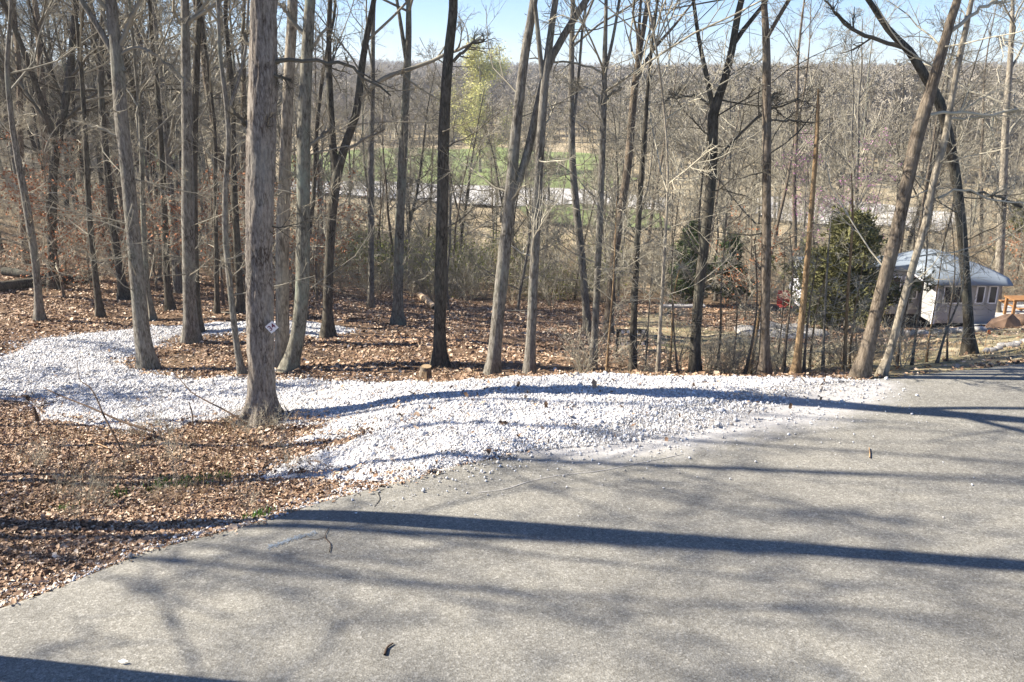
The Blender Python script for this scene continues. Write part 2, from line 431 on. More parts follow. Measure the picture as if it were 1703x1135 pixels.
def crown_levels(tb, P, Rr, g, k1=14, t1=(.4, .98), L1=None, k=(6, 5, 4), a1=48, trop=.06, thick=1.0, twig=.004, lf=.42):
    p1, r1 = grow(P, Rr, k1, t1[0], t1[1], a1, lf, 7, .16, trop, .48, g, abslen=L1)
    r1 = np.maximum(r1, .012 * thick)
    tb.add(p1, r1, 5)
    p2, r2 = grow(p1, r1, k[0], .2, .97, 46, .55, 5, .2, .05, .6, g)
    r2 = np.maximum(r2, .007 * thick); tb.add(p2, r2, 4)
    p3, r3 = grow(p2, r2, k[1], .15, .97, 44, .6, 4, .22, .04, .6, g, lmin=.25)
    r3 = np.maximum(r3, twig * 1.2 * thick); tb.add(p3, r3, 3)
    if k[2]:
        p4, r4 = grow(p3, r3, k[2], .1, .97, 42, .6, 3, .2, .03, .7, g, lmin=.15)
        r4 = np.maximum(r4, twig * thick * .8); tb.add(p4, r4, 3)
        return p3, p4
    return p2, p3

def sprig_faces(ends, g, size, per, spread):
    """leaf quads round the points ends (n,3)"""
    c = np.repeat(ends, per, axis=0) + g.normal(size=(len(ends) * per, 3)) * spread
    a = nrm(g.normal(size=c.shape)) * size * g.uniform(.6, 1.2, (len(c), 1)); b = nrm(np.cross(a, g.normal(size=c.shape))) * size * .45
    v = np.stack([c - a, c + b, c + a, c - b], 1).reshape(-1, 3)
    f = np.arange(len(v)).reshape(-1, 4)
    return v, f

# ------------------------------------------------------------------ the ground
def axis(lo, hi, near, d0, grow_):
    xs = [near[0]];
    while xs[-1] < near[1]: xs.append(xs[-1] + d0)
    d = d0; a = xs[:]
    while a[-1] < hi: d *= grow_; a.append(a[-1] + d)
    d = d0; b = [a[0]]
    while b[-1] > lo: d *= grow_; b.append(b[-1] - d)
    return np.array(b[::-1] + a[1:])
gx = axis(-900, 900, (-11, 11), .11, 1.035)
gy = axis(-120, 1100, (5, 19), .10, 1.03)
GX, GY = np.meshgrid(gx, gy)
GZ = height(GX, GY)
dn_ = GY - edge_y(GX)
GZ = GZ - 0.08 * (1 - sm(-.12, -.02, dn_))
nv = GX.size
verts = np.stack([GX.ravel(), GY.ravel(), GZ.ravel()], 1)
ny, nx = GX.shape
ii = (np.arange(ny - 1)[:, None] * nx + np.arange(nx - 1)[None]).ravel()
gfaces = np.stack([ii, ii + 1, ii + nx + 1, ii + nx], 1)
ground = mesh_obj('ground', verts, gfaces, M['ground'], smooth=True)
tag(ground, kind='structure')
# where the thin lawn beside the road and round the camper grows
LAWN = np.array([hit(*p) for p in [(1140, 600), (1200, 590), (1330, 612), (1480, 627), (1600, 612), (1760, 596), (1760, 545), (1600, 550), (1480, 575), (1340, 575), (1220, 560), (1100, 520), (1040, 535), (1090, 570)]])
dL = poly_dist(LAWN, GX.ravel(), GY.ravel()); iL = inside(LAWN, GX.ravel(), GY.ravel())
lawn = np.where(iL, 1, np.clip(1 - dL / 1.5, 0, 1)) * .9
lawn = np.clip(lawn + vnoise(GX.ravel() * .9, GY.ravel() * .9, 21) * .8 * (lawn > 0), 0, 1)
a_ = ground.data.attributes.new('lawn', 'FLOAT', 'POINT'); a_.data.foreach_set('value', lawn.astype(np.float32))
duff = sm(30, 60, GY.ravel())
a_ = ground.data.attributes.new('duff', 'FLOAT', 'POINT'); a_.data.foreach_set('value', duff.astype(np.float32))

# gravel loop outline (seen outline of the gravel, laid on the terrain)
GRAVEL_PX = [(1445, 640), (1400, 632.5), (1300, 631.5), (1180, 630), (1080, 629), (1010, 626), (900, 630), (820, 632), (700, 637), (600, 637), (460, 635), (300, 633), (235, 625), (205, 612), (200, 600), (235, 588), (260, 575), (264, 562), (330, 556), (400, 553), (470, 556), (520, 560), (570, 553), (574, 545), (510, 536), (420, 534), (330, 541), (230, 548), (150, 556), (60, 568), (30, 590), (-60, 608), (-300, 630), (-300, 700), (-60, 675), (0, 668), (50, 672), (72, 698), (130, 706), (220, 720), (260, 722), (330, 703), (415, 692), (470, 708), (540, 712), (488, 738), (540, 735), (600, 728), (560, 745), (500, 765), (430, 798), (520, 800), (600, 803), (690, 797), (760, 778), (860, 757), (930, 749), (1010, 745), (1060, 740), (1150, 722), (1250, 700), (1330, 690), (1420, 660)]
GRAVEL = np.array([hit(*p) for p in GRAVEL_PX])
def densify(poly, d, jit=0.0):
    out = []
    for i in range(len(poly)):
        a, b = poly[i], poly[(i + 1) % len(poly)]; n = max(1, int(np.linalg.norm(b - a) / d))
        for k in range(n): out.append(a + (b - a) * k / n)
    out = np.array(out)
    return out + rng.normal(size=out.shape) * jit
def sheet(name, poly, mat, dz, cell, jit=0.0, kind='structure', bumps=None, attr=None):
    B = densify(poly, cell, jit)
    mn, mx = B.min(0), B.max(0)
    xs = np.arange(mn[0], mx[0], cell); ys = np.arange(mn[1], mx[1], cell)
    X, Y = np.meshgrid(xs, ys); X = X.ravel() + rng.uniform(-.2, .2, X.size) * cell; Y = Y.ravel() + rng.uniform(-.2, .2, Y.size) * cell
    k = inside(B, X, Y) & (poly_dist(B, X, Y) > cell * .4); X, Y = X[k], Y[k]
    pts = [Vector(p) for p in B] + [Vector((x, y)) for x, y in zip(X, Y)]
    nb = len(B)
    vo, _, fo, _, _, _ = delaunay_2d_cdt(pts, [(i, (i + 1) % nb) for i in range(nb)], [], 1, 1e-5)
    v2 = np.array([(p.x, p.y) for p in vo]); fo = np.array([f for f in fo if len(f) == 3])
    z = height(v2[:, 0], v2[:, 1]) + dz
    if bumps is not None: z = z + bumps(v2[:, 0], v2[:, 1])
    o = mesh_obj(name, np.column_stack([v2, z]), fo, mat, smooth=True)
    # faces must look up
    me = o.data; nn = np.zeros(len(me.polygons) * 3); me.polygons.foreach_get('normal', nn)
    if nn[2::3].mean() < 0: me.flip_normals()
    return tag(o, kind=kind)
def gravel_lumps(x, y): return .014 * vnoise(x * 2.3, y * 2.3, 31) + .013 * vnoise(x * 5.5, y * 5.5, 32)
def gravel_dz(x, y):
    d = poly_dist(GRAVEL, x, y)
    up = sm(0, .35, d); on_ = sm(.55, -.1, y - edge_y(x) + .35)      # sinks under the asphalt past its edge
    return (gravel_lumps(x, y) + .045) * up * (1 - on_) + .012 * (1 - on_) - .14 * on_
gravel = sheet('gravel_drive', GRAVEL, M['gravel'], .0, .11, .03, bumps=gravel_dz)

# asphalt road
xs = np.concatenate([np.arange(-16, 10, .12), np.arange(10, 34, .4)])
ts = np.concatenate([np.linspace(0, .75, 60)[:-1], np.linspace(.75, 1, 70)])
wob = .03 * vnoise(xs * 2.1, xs * 0, 40) + .02 * vnoise(xs * 7, xs * 0, 41)
E = edge_y(xs) + wob * 2
RX = np.repeat(xs[None], len(ts), 0); RY = -16 + (E[None] + 16) * ts[:, None]
RZ = height(RX, RY, False) + .015
drop = np.stack([xs, E + .02, height(xs, E, False) - .12], 1)
rv = np.concatenate([np.stack([RX.ravel(), RY.ravel(), RZ.ravel()], 1), drop])
nxr = len(xs); nyr = len(ts) + 1
ii = (np.arange(nyr - 1)[:, None] * nxr + np.arange(nxr - 1)[None]).ravel()
road = mesh_obj('road', rv, np.stack([ii, ii + 1, ii + nxr + 1, ii + nxr], 1), M['road'], smooth=False)
tag(road, kind='structure')
dg = poly_dist(GRAVEL, rv[:, 0], rv[:, 1]); ig = inside(GRAVEL, rv[:, 0], rv[:, 1])
dust = np.where(ig, 1, (np.exp(-dg / .3) * .8 + np.exp(-dg / 1.1) * .42) * sm(-.8, 1.2, rv[:, 0]))
a_ = road.data.attributes.new('dust', 'FLOAT', 'POINT'); a_.data.foreach_set('value', dust.astype(np.float32))

# valley: lanes and meadow beyond the trees
def on(poly_px): return np.array([hit(*p) for p in poly_px])
tag(sheet('meadow', on([(470, 262), (620, 250), (820, 246), (1010, 262), (1060, 300), (1010, 322), (860, 316), (700, 309), (540, 305), (470, 300)]), M['grass'], .25, 3.0), kind='structure')
tag(sheet('valley_lane', on([(480, 304), (700, 309), (860, 316), (1010, 324), (1110, 334), (1110, 356), (960, 344), (860, 349), (760, 343), (600, 331), (480, 321)]), M['far_gravel'], .3, 2.0), kind='structure')
tag(sheet('lower_meadow', on([(860, 347), (960, 343), (1090, 354), (1120, 385), (1000, 382), (880, 372)]), M['grass'], .25, 2.0), kind='structure')
tag(sheet('gravel_lot', on([(1240, 338), (1360, 332), (1520, 350), (1620, 372), (1560, 392), (1440, 380), (1300, 372), (1230, 352)]), M['far_gravel'], .3, 2.0), kind='structure')
tag(sheet('small_meadow', on([(180, 262), (250, 250), (300, 256), (310, 285), (230, 290), (180, 280)]), M['grass'], .35, 3.0), kind='structure')
tag(sheet('camper_pad', on([(1600, 548), (1612, 520), (1650, 504), (1800, 500), (1800, 548), (1703, 540)]), M['far_gravel'], .12, .5), kind='structure')

# ------------------------------------------------------------------ scattered stuff
def scatter(name, P, rot, scl, sources, idx):
    me = bpy.data.meshes.new(name); me.vertices.add(len(P)); me.vertices.foreach_set('co', P.astype(np.float32).ravel())
    for nm, ty, arr in (('rot', 'FLOAT_VECTOR', rot), ('scl', 'FLOAT_VECTOR', scl)):
        a = me.attributes.new(nm, ty, 'POINT'); a.data.foreach_set('vector', arr.astype(np.float32).ravel())
    a = me.attributes.new('idx', 'INT', 'POINT'); a.data.foreach_set('value', idx.astype(np.int32))
    o = bpy.data.objects.new(name, me); COL.objects.link(o)
    ng = bpy.data.node_groups.new(name, 'GeometryNodeTree')
    ng.interface.new_socket('Geometry', in_out='INPUT', socket_type='NodeSocketGeometry')
    ng.interface.new_socket('Geometry', in_out='OUTPUT', socket_type='NodeSocketGeometry')
    N = ng.nodes; L = ng.links
    gi = N.new('NodeGroupInput'); go = N.new('NodeGroupOutput'); ip = N.new('GeometryNodeInstanceOnPoints')
    gi_ = N.new('GeometryNodeGeometryToInstance')
    for s_ in sources:
        oi = N.new('GeometryNodeObjectInfo'); oi.transform_space = 'ORIGINAL'; oi.inputs['Object'].default_value = s_
        oi.inputs['As Instance'].default_value = False
        L.new(oi.outputs['Geometry'], gi_.inputs[0])
    def na(nm, ty):
        a = N.new('GeometryNodeInputNamedAttribute'); a.data_type = ty; a.inputs['Name'].default_value = nm; return a.outputs['Attribute']
    er = N.new('FunctionNodeEulerToRotation'); L.new(na('rot', 'FLOAT_VECTOR'), er.inputs[0])
    L.new(gi.outputs[0], ip.inputs['Points']); L.new(gi_.outputs[0], ip.inputs['Instance'])
    ip.inputs['Pick Instance'].default_value = True
    L.new(na('idx', 'INT'), ip.inputs['Instance Index']); L.new(er.outputs[0], ip.inputs['Rotation'])
    L.new(na('scl', 'FLOAT_VECTOR'), ip.inputs['Scale']); L.new(ip.outputs[0], go.inputs[0])
    md = o.modifiers.new('scatter', 'NODES'); md.node_group = ng
    return tag(o, kind='stuff')
def source(name, v, f, mat, smooth=False):
    o = mesh_obj(name, v, f, mat, None, smooth); COL.objects.unlink(o); return o

ICO_V = None
def ico():
    t = (1 + 5 ** .5) / 2
    v = np.array([(-1, t, 0), (1, t, 0), (-1, -t, 0), (1, -t, 0), (0, -1, t), (0, 1, t), (0, -1, -t), (0, 1, -t), (t, 0, -1), (t, 0, 1), (-t, 0, -1), (-t, 0, 1)], float)
    v /= np.linalg.norm(v[0])
    f = np.array([(0, 11, 5), (0, 5, 1), (0, 1, 7), (0, 7, 10), (0, 10, 11), (1, 5, 9), (5, 11, 4), (11, 10, 2), (10, 7, 6), (7, 1, 8), (3, 9, 4), (3, 4, 2), (3, 2, 6), (3, 6, 8), (3, 8, 9), (4, 9, 5), (2, 4, 11), (6, 2, 10), (8, 6, 7), (9, 8, 1)])
    return v, f
stones = []
for k in range(8):
    v, f = ico(); g = np.random.default_rng(100 + k)
    v = v * g.uniform(.65, 1.15, (12, 1)) * np.array([1, g.uniform(.6, .9), g.uniform(.45, .8)])
    stones.append(source('stone', v, f, M['stone']))
leaves = []
for k in range(6):
    g = np.random.default_rng(200 + k)
    n = 5; s = np.linspace(-1, 1, n); wd = np.array([.08, .5, .42, .6, .05]) * g.uniform(.75, 1.1)
    wd[1:4] *= g.uniform(.7, 1.25, 3)
    cz = g.uniform(-.5, .5) * s ** 2 + g.uniform(-.25, .25) * s; fold = g.uniform(.15, .75)
    v = []
    for i in range(n):
        v += [(s[i], -wd[i], cz[i] + fold * wd[i]), (s[i], 0, cz[i]), (s[i], wd[i] * g.uniform(.8, 1.1), cz[i] + fold * wd[i] * g.uniform(.2, 1.2))]
    f = []
    for i in range(n - 1):
        a = i * 3; f += [(a, a + 3, a + 4, a + 1), (a + 1, a + 4, a + 5, a + 2)]
    leaves.append(source('leaf', np.array(v), np.array(f), M['leaf']))

def pts_in(x0, x1, y0, y1, n): return rng.uniform(x0, x1, n), rng.uniform(y0, y1, n)
# gravel stones: dense on the drive, thinning over its edges and out on to the asphalt
x, y = pts_in(-14.5, 6.2, 8.3, 22.5, 1450000)
vis = np.abs(x) < .64 * y + .6
x, y = x[vis], y[vis]
ins = inside(GRAVEL, x, y); d = poly_dist(GRAVEL, x, y)
onroad = y < edge_y(x)
keep_p = np.where(ins, np.where(y < 14.5, .95, .6) * np.clip(.9 + 1.1 * vnoise(x * 1.4, y * 1.4, 90), .35, 1), np.exp(-d / .10) * .75 + np.exp(-d / .5) * .05)
rd = edge_y(x) - y
keep_p = np.where(onroad & ins, np.clip(.95 * sm(1.6, -.3, rd + vnoise(x * 1.3, y * 1.3, 50) * 1.3 + (x - 3) * .3), 0.05, .95), keep_p)
keep_p = np.where(onroad & ~ins, np.exp(-d / .25) * .16 + np.exp(-d / 1.2) * .004 * (rng.uniform(size=len(x)) < .6), keep_p)
k = rng.uniform(size=len(x)) < keep_p; x, y, ins, onroad = x[k], y[k], ins[k], onroad[k]
d = poly_dist(GRAVEL, x, y)
z = np.where(onroad, height(x, y, False) + .02, height(x, y)) + np.where(ins, (gravel_lumps(x, y) + .045) * sm(0, .35, d) * sm(-.45, .1, y - edge_y(x)) + .012, .005)
sz = rng.lognormal(math.log(.0103), .5, len(x)); sz = np.where(y > 14, sz * 1.25, sz)
sz = np.where(onroad & (rng.uniform(size=len(x)) < .5), sz * .55, sz)
P = np.column_stack([x, y, z + sz * .15])
print('stones', len(P))
scatter('gravel_stones', P, rng.uniform(-math.pi, math.pi, (len(P), 3)) * np.array([.35, .35, 1]), np.repeat(sz[:, None], 3, 1), stones, rng.integers(0, 8, len(P)))
# stones under the leaves along the road edge
x, y = pts_in(-9, .2, 6.0, 10.5, 60000); d = y - edge_y(x); ins = inside(GRAVEL, x, y)
k = (d > .0) & (~ins) & (rng.uniform(size=len(x)) < np.exp(-((d - .25) / .42) ** 2) * .95); x, y = x[k], y[k]
sz = rng.lognormal(math.log(.012), .35, len(x))
P = np.column_stack([x, y, height(x, y) + sz * .5 + .008])
scatter('shoulder_stones', P, rng.uniform(-math.pi, math.pi, (len(P), 3)), np.repeat(sz[:, None], 3, 1), stones, rng.integers(0, 8, len(P)))

# leaves
def leaf_scatter(name, x, y, s0, lift, tilt):
    sz = rng.lognormal(math.log(s0), .38, len(x)); 
    z = np.where(y < edge_y(x), height(x, y, False) + .02, height(x, y)) + np.where(inside(GRAVEL, x, y), .08, 0) + rng.uniform(.2, 1, len(x)) * lift
    rot = np.column_stack([rng.normal(0, tilt, len(x)), rng.normal(0, tilt, len(x)), rng.uniform(-math.pi, math.pi, len(x))])
    P = np.column_stack([x, y, z]); print(name, len(P))
    return scatter(name, P, rot, np.column_stack([sz, sz, sz]), leaves, rng.integers(0, 6, len(P)))
x, y = pts_in(-12, 1.2, 6.2, 15.4, 400000); d = y - edge_y(x); ins = inside(GRAVEL, x, y); dd = poly_dist(GRAVEL, x, y)
pr = np.where(d < 0, np.exp(d / .05) * .25, .25 + .75 * sm(0.0, .45, d)) * np.where(ins, np.exp(-dd / .09) * .35 + .004, 1)
pr *= np.clip(.75 + 1.3 * vnoise(x * 1.5, y * 1.5, 60), .12, 1)
k = rng.uniform(size=len(x)) < pr
leaf_scatter('leaf_litter', x[k], y[k], .0215, .025, .45)
x, y = pts_in(-26, 26, 12.6, 37, 430000); vis = np.abs(x) < .66 * y + 1; x, y = x[vis], y[vis]
d = y - edge_y(x); ins = inside(GRAVEL, x, y); lw = inside(LAWN, x, y); dd = poly_dist(GRAVEL, x, y)
pr = np.where((d < 0.05) | ((x < -1) & (y < 14.8)), 0, .85) * np.where(ins, np.exp(-dd / .06) * .2 + .006, 1) * np.where(lw, .12, 1) * np.clip(.62 + 1.2 * vnoise(x * .8, y * .8, 61), .08, 1)
k = rng.uniform(size=len(x)) < pr
leaf_scatter('forest_leaf_litter', x[k], y[k], .035, .035, .4)
x, y = pts_in(-4, 5.5, 8.4, 12.8, 900); k = (inside(GRAVEL, x, y) | (rng.uniform(size=len(x)) < .05)) & (rng.uniform(size=len(x)) < np.clip(.25 + vnoise(x * 2, y * 2, 66), .03, 1)) & (y > edge_y(x) - 1.2)
leaf_scatter('stray_leaves', x[k], y[k], .035, .02, .5)

# ------------------------------------------------------------------ hand-placed trees
DONE_XY = []
def build_tree(name, Y, trunk_px, label, mat='bark_grey', twig='twig', forks=(), limbs=(), height_=17.0, seed=1, k1=13, low=8, cat='tree', sides=14, thick=1.0, top=True, cr=(6, 5, 3), group=None, dense=False, leafy=None, lowlen=(.8, 2.4), part='crown'):
    g = np.random.default_rng(seed)
    P = []
    for (px, py, wpx) in trunk_px:
        p = at(px, py, Y); P.append((*p, .5 * wpx * Y / CP / F_PX * (1 + .0 * py)))
    P = np.array(P)
    bx, by = P[0, 0], Y
    bz = H(bx, by)
    base_dir = P[1, :3] - P[0, :3]
    pr_ = project((bx, by, bz)); 
    if abs(pr_[1] - trunk_px[0][1]) > 6: print('BASE', name, label[:40], 'want', trunk_px[0][1], 'ground at', round(pr_[1]))
    if P[0, 2] > bz - .12:
        e = P[0].copy(); s = (P[0, 2] - bz + .15) / max(base_dir[2], .1); e[:3] -= base_dir * s
        P = np.vstack([e, P])
    def extend(Q, hmax, r_end=.02):
        d = nrm(Q[-1, :3] - Q[-2, :3]); d[2] = max(d[2], .3); out = [q for q in Q]; p = Q[-1].copy()
        rem = hmax - (p[2] - bz)
        if rem <= .5: return np.array(out)
        n = max(2, int(rem / 1.3)); r0 = p[3]
        for i in range(n):
            d = nrm(d + g.normal(size=3) * .09 + np.array([0, 0, .12])); p = p.copy(); p[:3] += d * rem / n
            p[3] = r0 + (r_end - r0) * ((i + 1) / n) ** .8; out.append(p)
        return np.array(out)
    n_s = 420 if dense else 64
    full = catmull(extend(P, height_) if top else P, n_s)
    full[:, 3] = np.maximum(full[:, 3], .006)
    o = empty(name, (bx, by, bz), label, cat, group)
    org = np.array((bx, by, bz))
    tb = Tubes()
    tb.add(full[:, :3], full[:, 3], sides)
    stems = [full]
    for fk in forks:
        Q = np.array([(*at(px, py, Y + (dy[0] if dy else 0)), .5 * wpx * Y / CP / F_PX) for (px, py, wpx, *dy) in fk])
        Q = catmull(extend(Q, height_ * g.uniform(.8, .95)), 36); Q[:, 3] = np.maximum(Q[:, 3], .006)
        tb.add(Q[:, :3], Q[:, 3], 10); stems.append(Q)
    tb.build('trunk', M[mat], o, True, org, trunk_warp(seed, .07 if mat != 'bark_dark' else .05, bz))
    cb = Tubes(); ends = None; le = []
    if k1:
        for si, st in enumerate(stems):
            e3, e4 = crown_levels(cb, st[None, :, :3], st[None, :, 3], g, k1=k1 if si == 0 else max(4, k1 // 2), t1=(.42 if si == 0 else .35, .98), k=cr, thick=thick)
    if low:
        hi = min(.42, 5.5 / max(height_, 1)) if top else .95
        lp, lr = grow(full[None, :, :3], full[None, :, 3], low, .10, hi if top else .95, 72, 0, 6, .14, .05, .22, g, abslen=lowlen, rmax=.016, flat_z=.35)
        lr = np.maximum(lr, .004); cb.add(lp, lr, 4)
        a2, b2 = grow(lp, lr, 6, .15, .97, 45, .6, 4, .2, .03, .65, g); b2 = np.maximum(b2, .0033); cb.add(a2, b2, 3)
        a3, b3 = grow(a2, b2, 4, .1, .97, 42, .6, 3, .2, .03, .7, g, lmin=.12); b3 = np.maximum(b3, .0026); cb.add(a3, b3, 3)
        le.append(a3[:, -1])
    for lm in limbs:
        Q = np.array([(*at(px, py, Y + (dy[0] if dy else 0)), .5 * wpx * Y / CP / F_PX) for (px, py, wpx, *dy) in lm])
        # start inside the trunk
        Q = catmull(Q, 12); Q[2:-1, :3] += g.normal(size=(9, 3)) * .018; cb.add(Q[:, :3], Q[:, 3], 7)
        ln = np.linalg.norm(np.diff(Q[:, :3], axis=0), axis=1).sum()
        a2, b2 = grow(Q[None, :, :3], Q[None, :, 3], int(min(11, 2 + ln * 4)), .3, .99, 48, .5, 6, .18, .04, .6, g); b2 = np.maximum(b2, .005); cb.add(a2, b2, 4)
        a3, b3 = grow(a2, b2, 5, .12, .97, 44, .55, 4, .2, .03, .6, g); b3 = np.maximum(b3, .0035); cb.add(a3, b3, 3)
        a4, b4 = grow(a3, b3, 4, .12, .97, 44, .6, 3, .2, .03, .6, g, lmin=.12); b4 = np.maximum(b4, .0028); cb.add(a4, b4, 3)
    if cb.g: cb.build(part, M[twig], o, False, org)
    if leafy and le:
        v, f = sprig_faces(le[0][g.uniform(size=len(le[0])) < leafy[1]], g, leafy[2], 2, .05)
        mesh_obj('dead_leaves', v - org, f, M[leafy[0]], o)
    DONE_XY.append((bx, by))
    return o

T = build_tree
T('hickory_tree', 12.8, [(438, 700, 50), (436, 640, 44), (433, 560, 42), (431, 400, 41), (434, 250, 41), (437, 100, 40), (439, 0, 37)], 'thick shaggy-barked trunk at the near edge of the gravel, bearing a small sign', 'bark_shag', 'twig_dark',
  limbs=[[(425, 218, 12), (412, 208, 9), (402, 198, 7), (385, 180, 5)], [(446, 108, 9), (470, 101, 7), (520, 104, 5.5), (575, 106, 5), (600, 125, 4), (650, 160, 3)], [(447, 122, 7), (465, 128, 5), (482, 133, 3)], [(425, 82, 9), (410, 72, 7), (404, 50, 5), (408, 20, 4)]], seed=3, low=3, sides=64, dense=True, k1=12, lowlen=(.4, 1.1))
T('oak_tree', 17.6, [(248, 614, 27), (238, 560, 25), (226, 440, 23), (212, 290, 21), (201, 180, 20), (195, 100, 18), (188, 40, 16), (184, 0, 15)], 'grey trunk leaning left where the gravel bends round the leaves', 'bark_grey', 'twig',
  forks=[[(205, 120, 12), (186, 85, 10), (160, 40, 9), (135, 0, 8)]], limbs=[[(200, 75, 8), (212, 45, 7), (226, 15, 6), (232, -10, 5)], [(196, 70, 6), (184, 55, 5), (172, 18, 4)], [(202, 90, 5), (225, 80, 4), (275, 105, 4), (310, 135, 3)], [(207, 232, 5), (170, 215, 3.5), (120, 200, 3)]], seed=5, low=9)
T('oak_tree', 20.3, [(318, 566, 24), (315, 500, 21), (313, 380, 20), (312, 250, 17), (309, 120, 14), (307, 0, 12)], 'straight grey trunk at the rim of the gravel loop in front of a darker twin', 'bark_grey', 'twig', seed=7, low=8)
T('oak_tree', 21.5, [(327, 556, 20), (324, 480, 16), (321, 350, 14), (323, 200, 12), (328, 80, 10), (330, 0, 9)], 'darker trunk half hidden behind the straight trunk at the rim of the gravel loop', 'bark_dark', 'twig', seed=8, low=4)
T('oak_tree', 16.6, [(402, 618, 12), (396, 590, 10.5), (385, 500, 10), (376, 410, 9), (375, 320, 9), (380, 230, 8), (376, 170, 7), (366, 90, 6), (362, 0, 5)], 'thin leaning trunk on the leafy island left of the shaggy trunk', 'bark_grey', 'twig', forks=[[(378, 190, 5), (395, 140, 4.5), (408, 85, 4)]], seed=9, low=8, height_=12, k1=9)
T('oak_tree', 17.4, [(470, 608, 24), (470, 520, 21), (470, 400, 21), (474, 270, 19), (481, 120, 16), (487, 0, 15)], 'light-edged straight trunk just right of the shaggy trunk', 'bark_pale', 'twig', seed=10, low=5)
T('oak_tree', 16.8, [(482, 616, 24), (492, 575, 23), (501, 500, 22), (504, 380, 22), (505, 250, 20), (509, 120, 18), (516, 0, 16)], 'lichen-green trunk leaning right at its foot, second right of the shaggy trunk', 'bark_lichen', 'twig', limbs=[[(508, 95, 7), (525, 70, 5), (545, 45, 4)], [(508, 250, 6), (528, 232, 5), (548, 217, 4)], [(512, 62, 8), (488, 40, 6), (470, 5, 6)]], seed=11, low=5)
T('oak_tree', 21.0, [(546, 555, 20), (545, 520, 16), (547, 440, 15), (553, 350, 15), (562, 285, 15), (575, 240, 13), (592, 190, 12), (602, 110, 10), (612, 50, 9), (622, 0, 8)], 'forked dark trunk at the tip of the gravel loop, its right stem curving up', 'bark_dark', 'twig', forks=[[(561, 300, 12), (553, 230, 11), (549, 160, 10), (547, 80, 8), (549, 0, 7)]], limbs=[[(590, 180, 9), (612, 150, 8), (650, 125, 7), (700, 108, 6), (745, 90, 5), (800, 65, 3)], [(568, 255, 5), (600, 235, 4), (640, 215, 3)]], seed=12, low=5)
T('oak_tree', 30, [(617, 513, 10), (617, 420, 9), (616, 300, 9), (620, 150, 7), (622, 0, 6)], 'slim far trunk between the forked trunk and the dark clearing trunk', 'bark_grey', 'twig', seed=13, low=6)
T('oak_tree', 24.2, [(661, 536, 19), (662, 500, 16), (664, 400, 15), (669, 270, 14), (675, 160, 12), (679, 80, 10), (680, 0, 8)], 'grey-green trunk standing in the leaves at the left of the clearing', 'bark_lichen', 'twig', forks=[[(677, 110, 7), (668, 50, 6), (660, 0, 5)]], seed=14, low=6)
T('oak_tree', 16.6, [(731, 617, 26), (731, 580, 21), (733, 470, 20), (736, 340, 19), (739, 200, 17), (746, 90, 15), (754, 0, 13)], 'very dark straight trunk in the middle of the clearing beside the stump', 'bark_dark', 'twig_dark', limbs=[[(742, 105, 6), (765, 90, 5), (790, 73, 3.5), (805, 65, 2.5)]], seed=15, low=3)
T('oak_tree', 15.2, [(819, 627, 23), (824, 570, 21), (836, 450, 20), (847, 340, 18), (858, 220, 16), (872, 100, 14), (888, 0, 12)], 'pale grey trunk leaning right, left of the pair in the middle', 'bark_grey', 'twig', forks=[[(846, 345, 13), (862, 305, 13), (880, 245, 13), (896, 170, 12), (912, 110, 11), (940, 55, 11), (978, -5, 10)]], seed=16, low=4)
T('oak_tree', 15.0, [(880, 627, 19), (883, 560, 16), (888, 450, 15), (894, 340, 14), (900, 220, 14), (908, 120, 12), (917, 50, 10), (924, 0, 9)], 'straight grey trunk behind the gravel crest, right of the leaning pale trunk', 'bark_grey', 'twig_light', forks=[[(902, 130, 8), (895, 60, 7), (889, 0, 6)]], seed=17, low=6)
T('oak_tree', 24.8, [(977, 550, 13), (972, 480, 12), (962, 380, 12), (953, 280, 11), (950, 180, 10), (951, 80, 8), (953, 0, 7)], 'slightly curved trunk in the middle distance behind the crest', 'bark_grey', 'twig', forks=[[(951, 230, 5), (962, 130, 4), (970, 40, 4)]], seed=18, low=7)
T('oak_tree', 15.6, [(986, 622, 13), (990, 540, 11.5), (995, 430, 11), (1000, 300, 10), (1004, 180, 9), (1006, 90, 7), (1008, 0, 5)], 'slim grey trunk with upswept forks behind the crest of white gravel', 'bark_grey', 'twig', forks=[[(1005, 125, 5), (1018, 70, 4.5), (1030, 0, 4)]], limbs=[[(1003, 178, 4), (985, 150, 3.5), (955, 145, 2.5)], [(1003, 122, 4), (970, 108, 3), (925, 103, 3), (880, 98, 2)], [(1004, 175, 4), (1022, 152, 3.5), (1035, 145, 2)]], seed=19, low=7, height_=12, k1=10)
T('oak_tree', 24.5, [(1012, 548, 15), (1018, 460, 13), (1032, 360, 12), (1045, 270, 12), (1053, 170, 11), (1060, 110, 9), (1078, 0, 7)], 'middle-distance trunk leaning right with a fan of rising limbs', 'bark_brown', 'twig', forks=[[(1057, 135, 7), (1085, 85, 5), (1120, 45, 4), (1140, 20, 3)], [(1057, 145, 6), (1062, 60, 5), (1066, 0, 4)]], seed=20, low=7)
T('oak_tree', 15.2, [(1052, 627, 13), (1054, 540, 11), (1058, 440, 10), (1064, 330, 9), (1072, 220, 7), (1080, 120, 5), (1090, 30, 4)], 'thin straight trunk left of the twisted dark fork, behind the gravel', 'bark_dark', 'twig', seed=21, low=8, height_=11, k1=9)
T('young_tree', 14.4, [(1094, 627, 6.5), (1098, 540, 6), (1105, 420, 5), (1110, 330, 4), (1106, 200, 3)], 'pale slender young tree right of the thin dark trunk, at the bank', 'bark_pale', 'twig_light', seed=22, low=9, height_=7.5, k1=8)
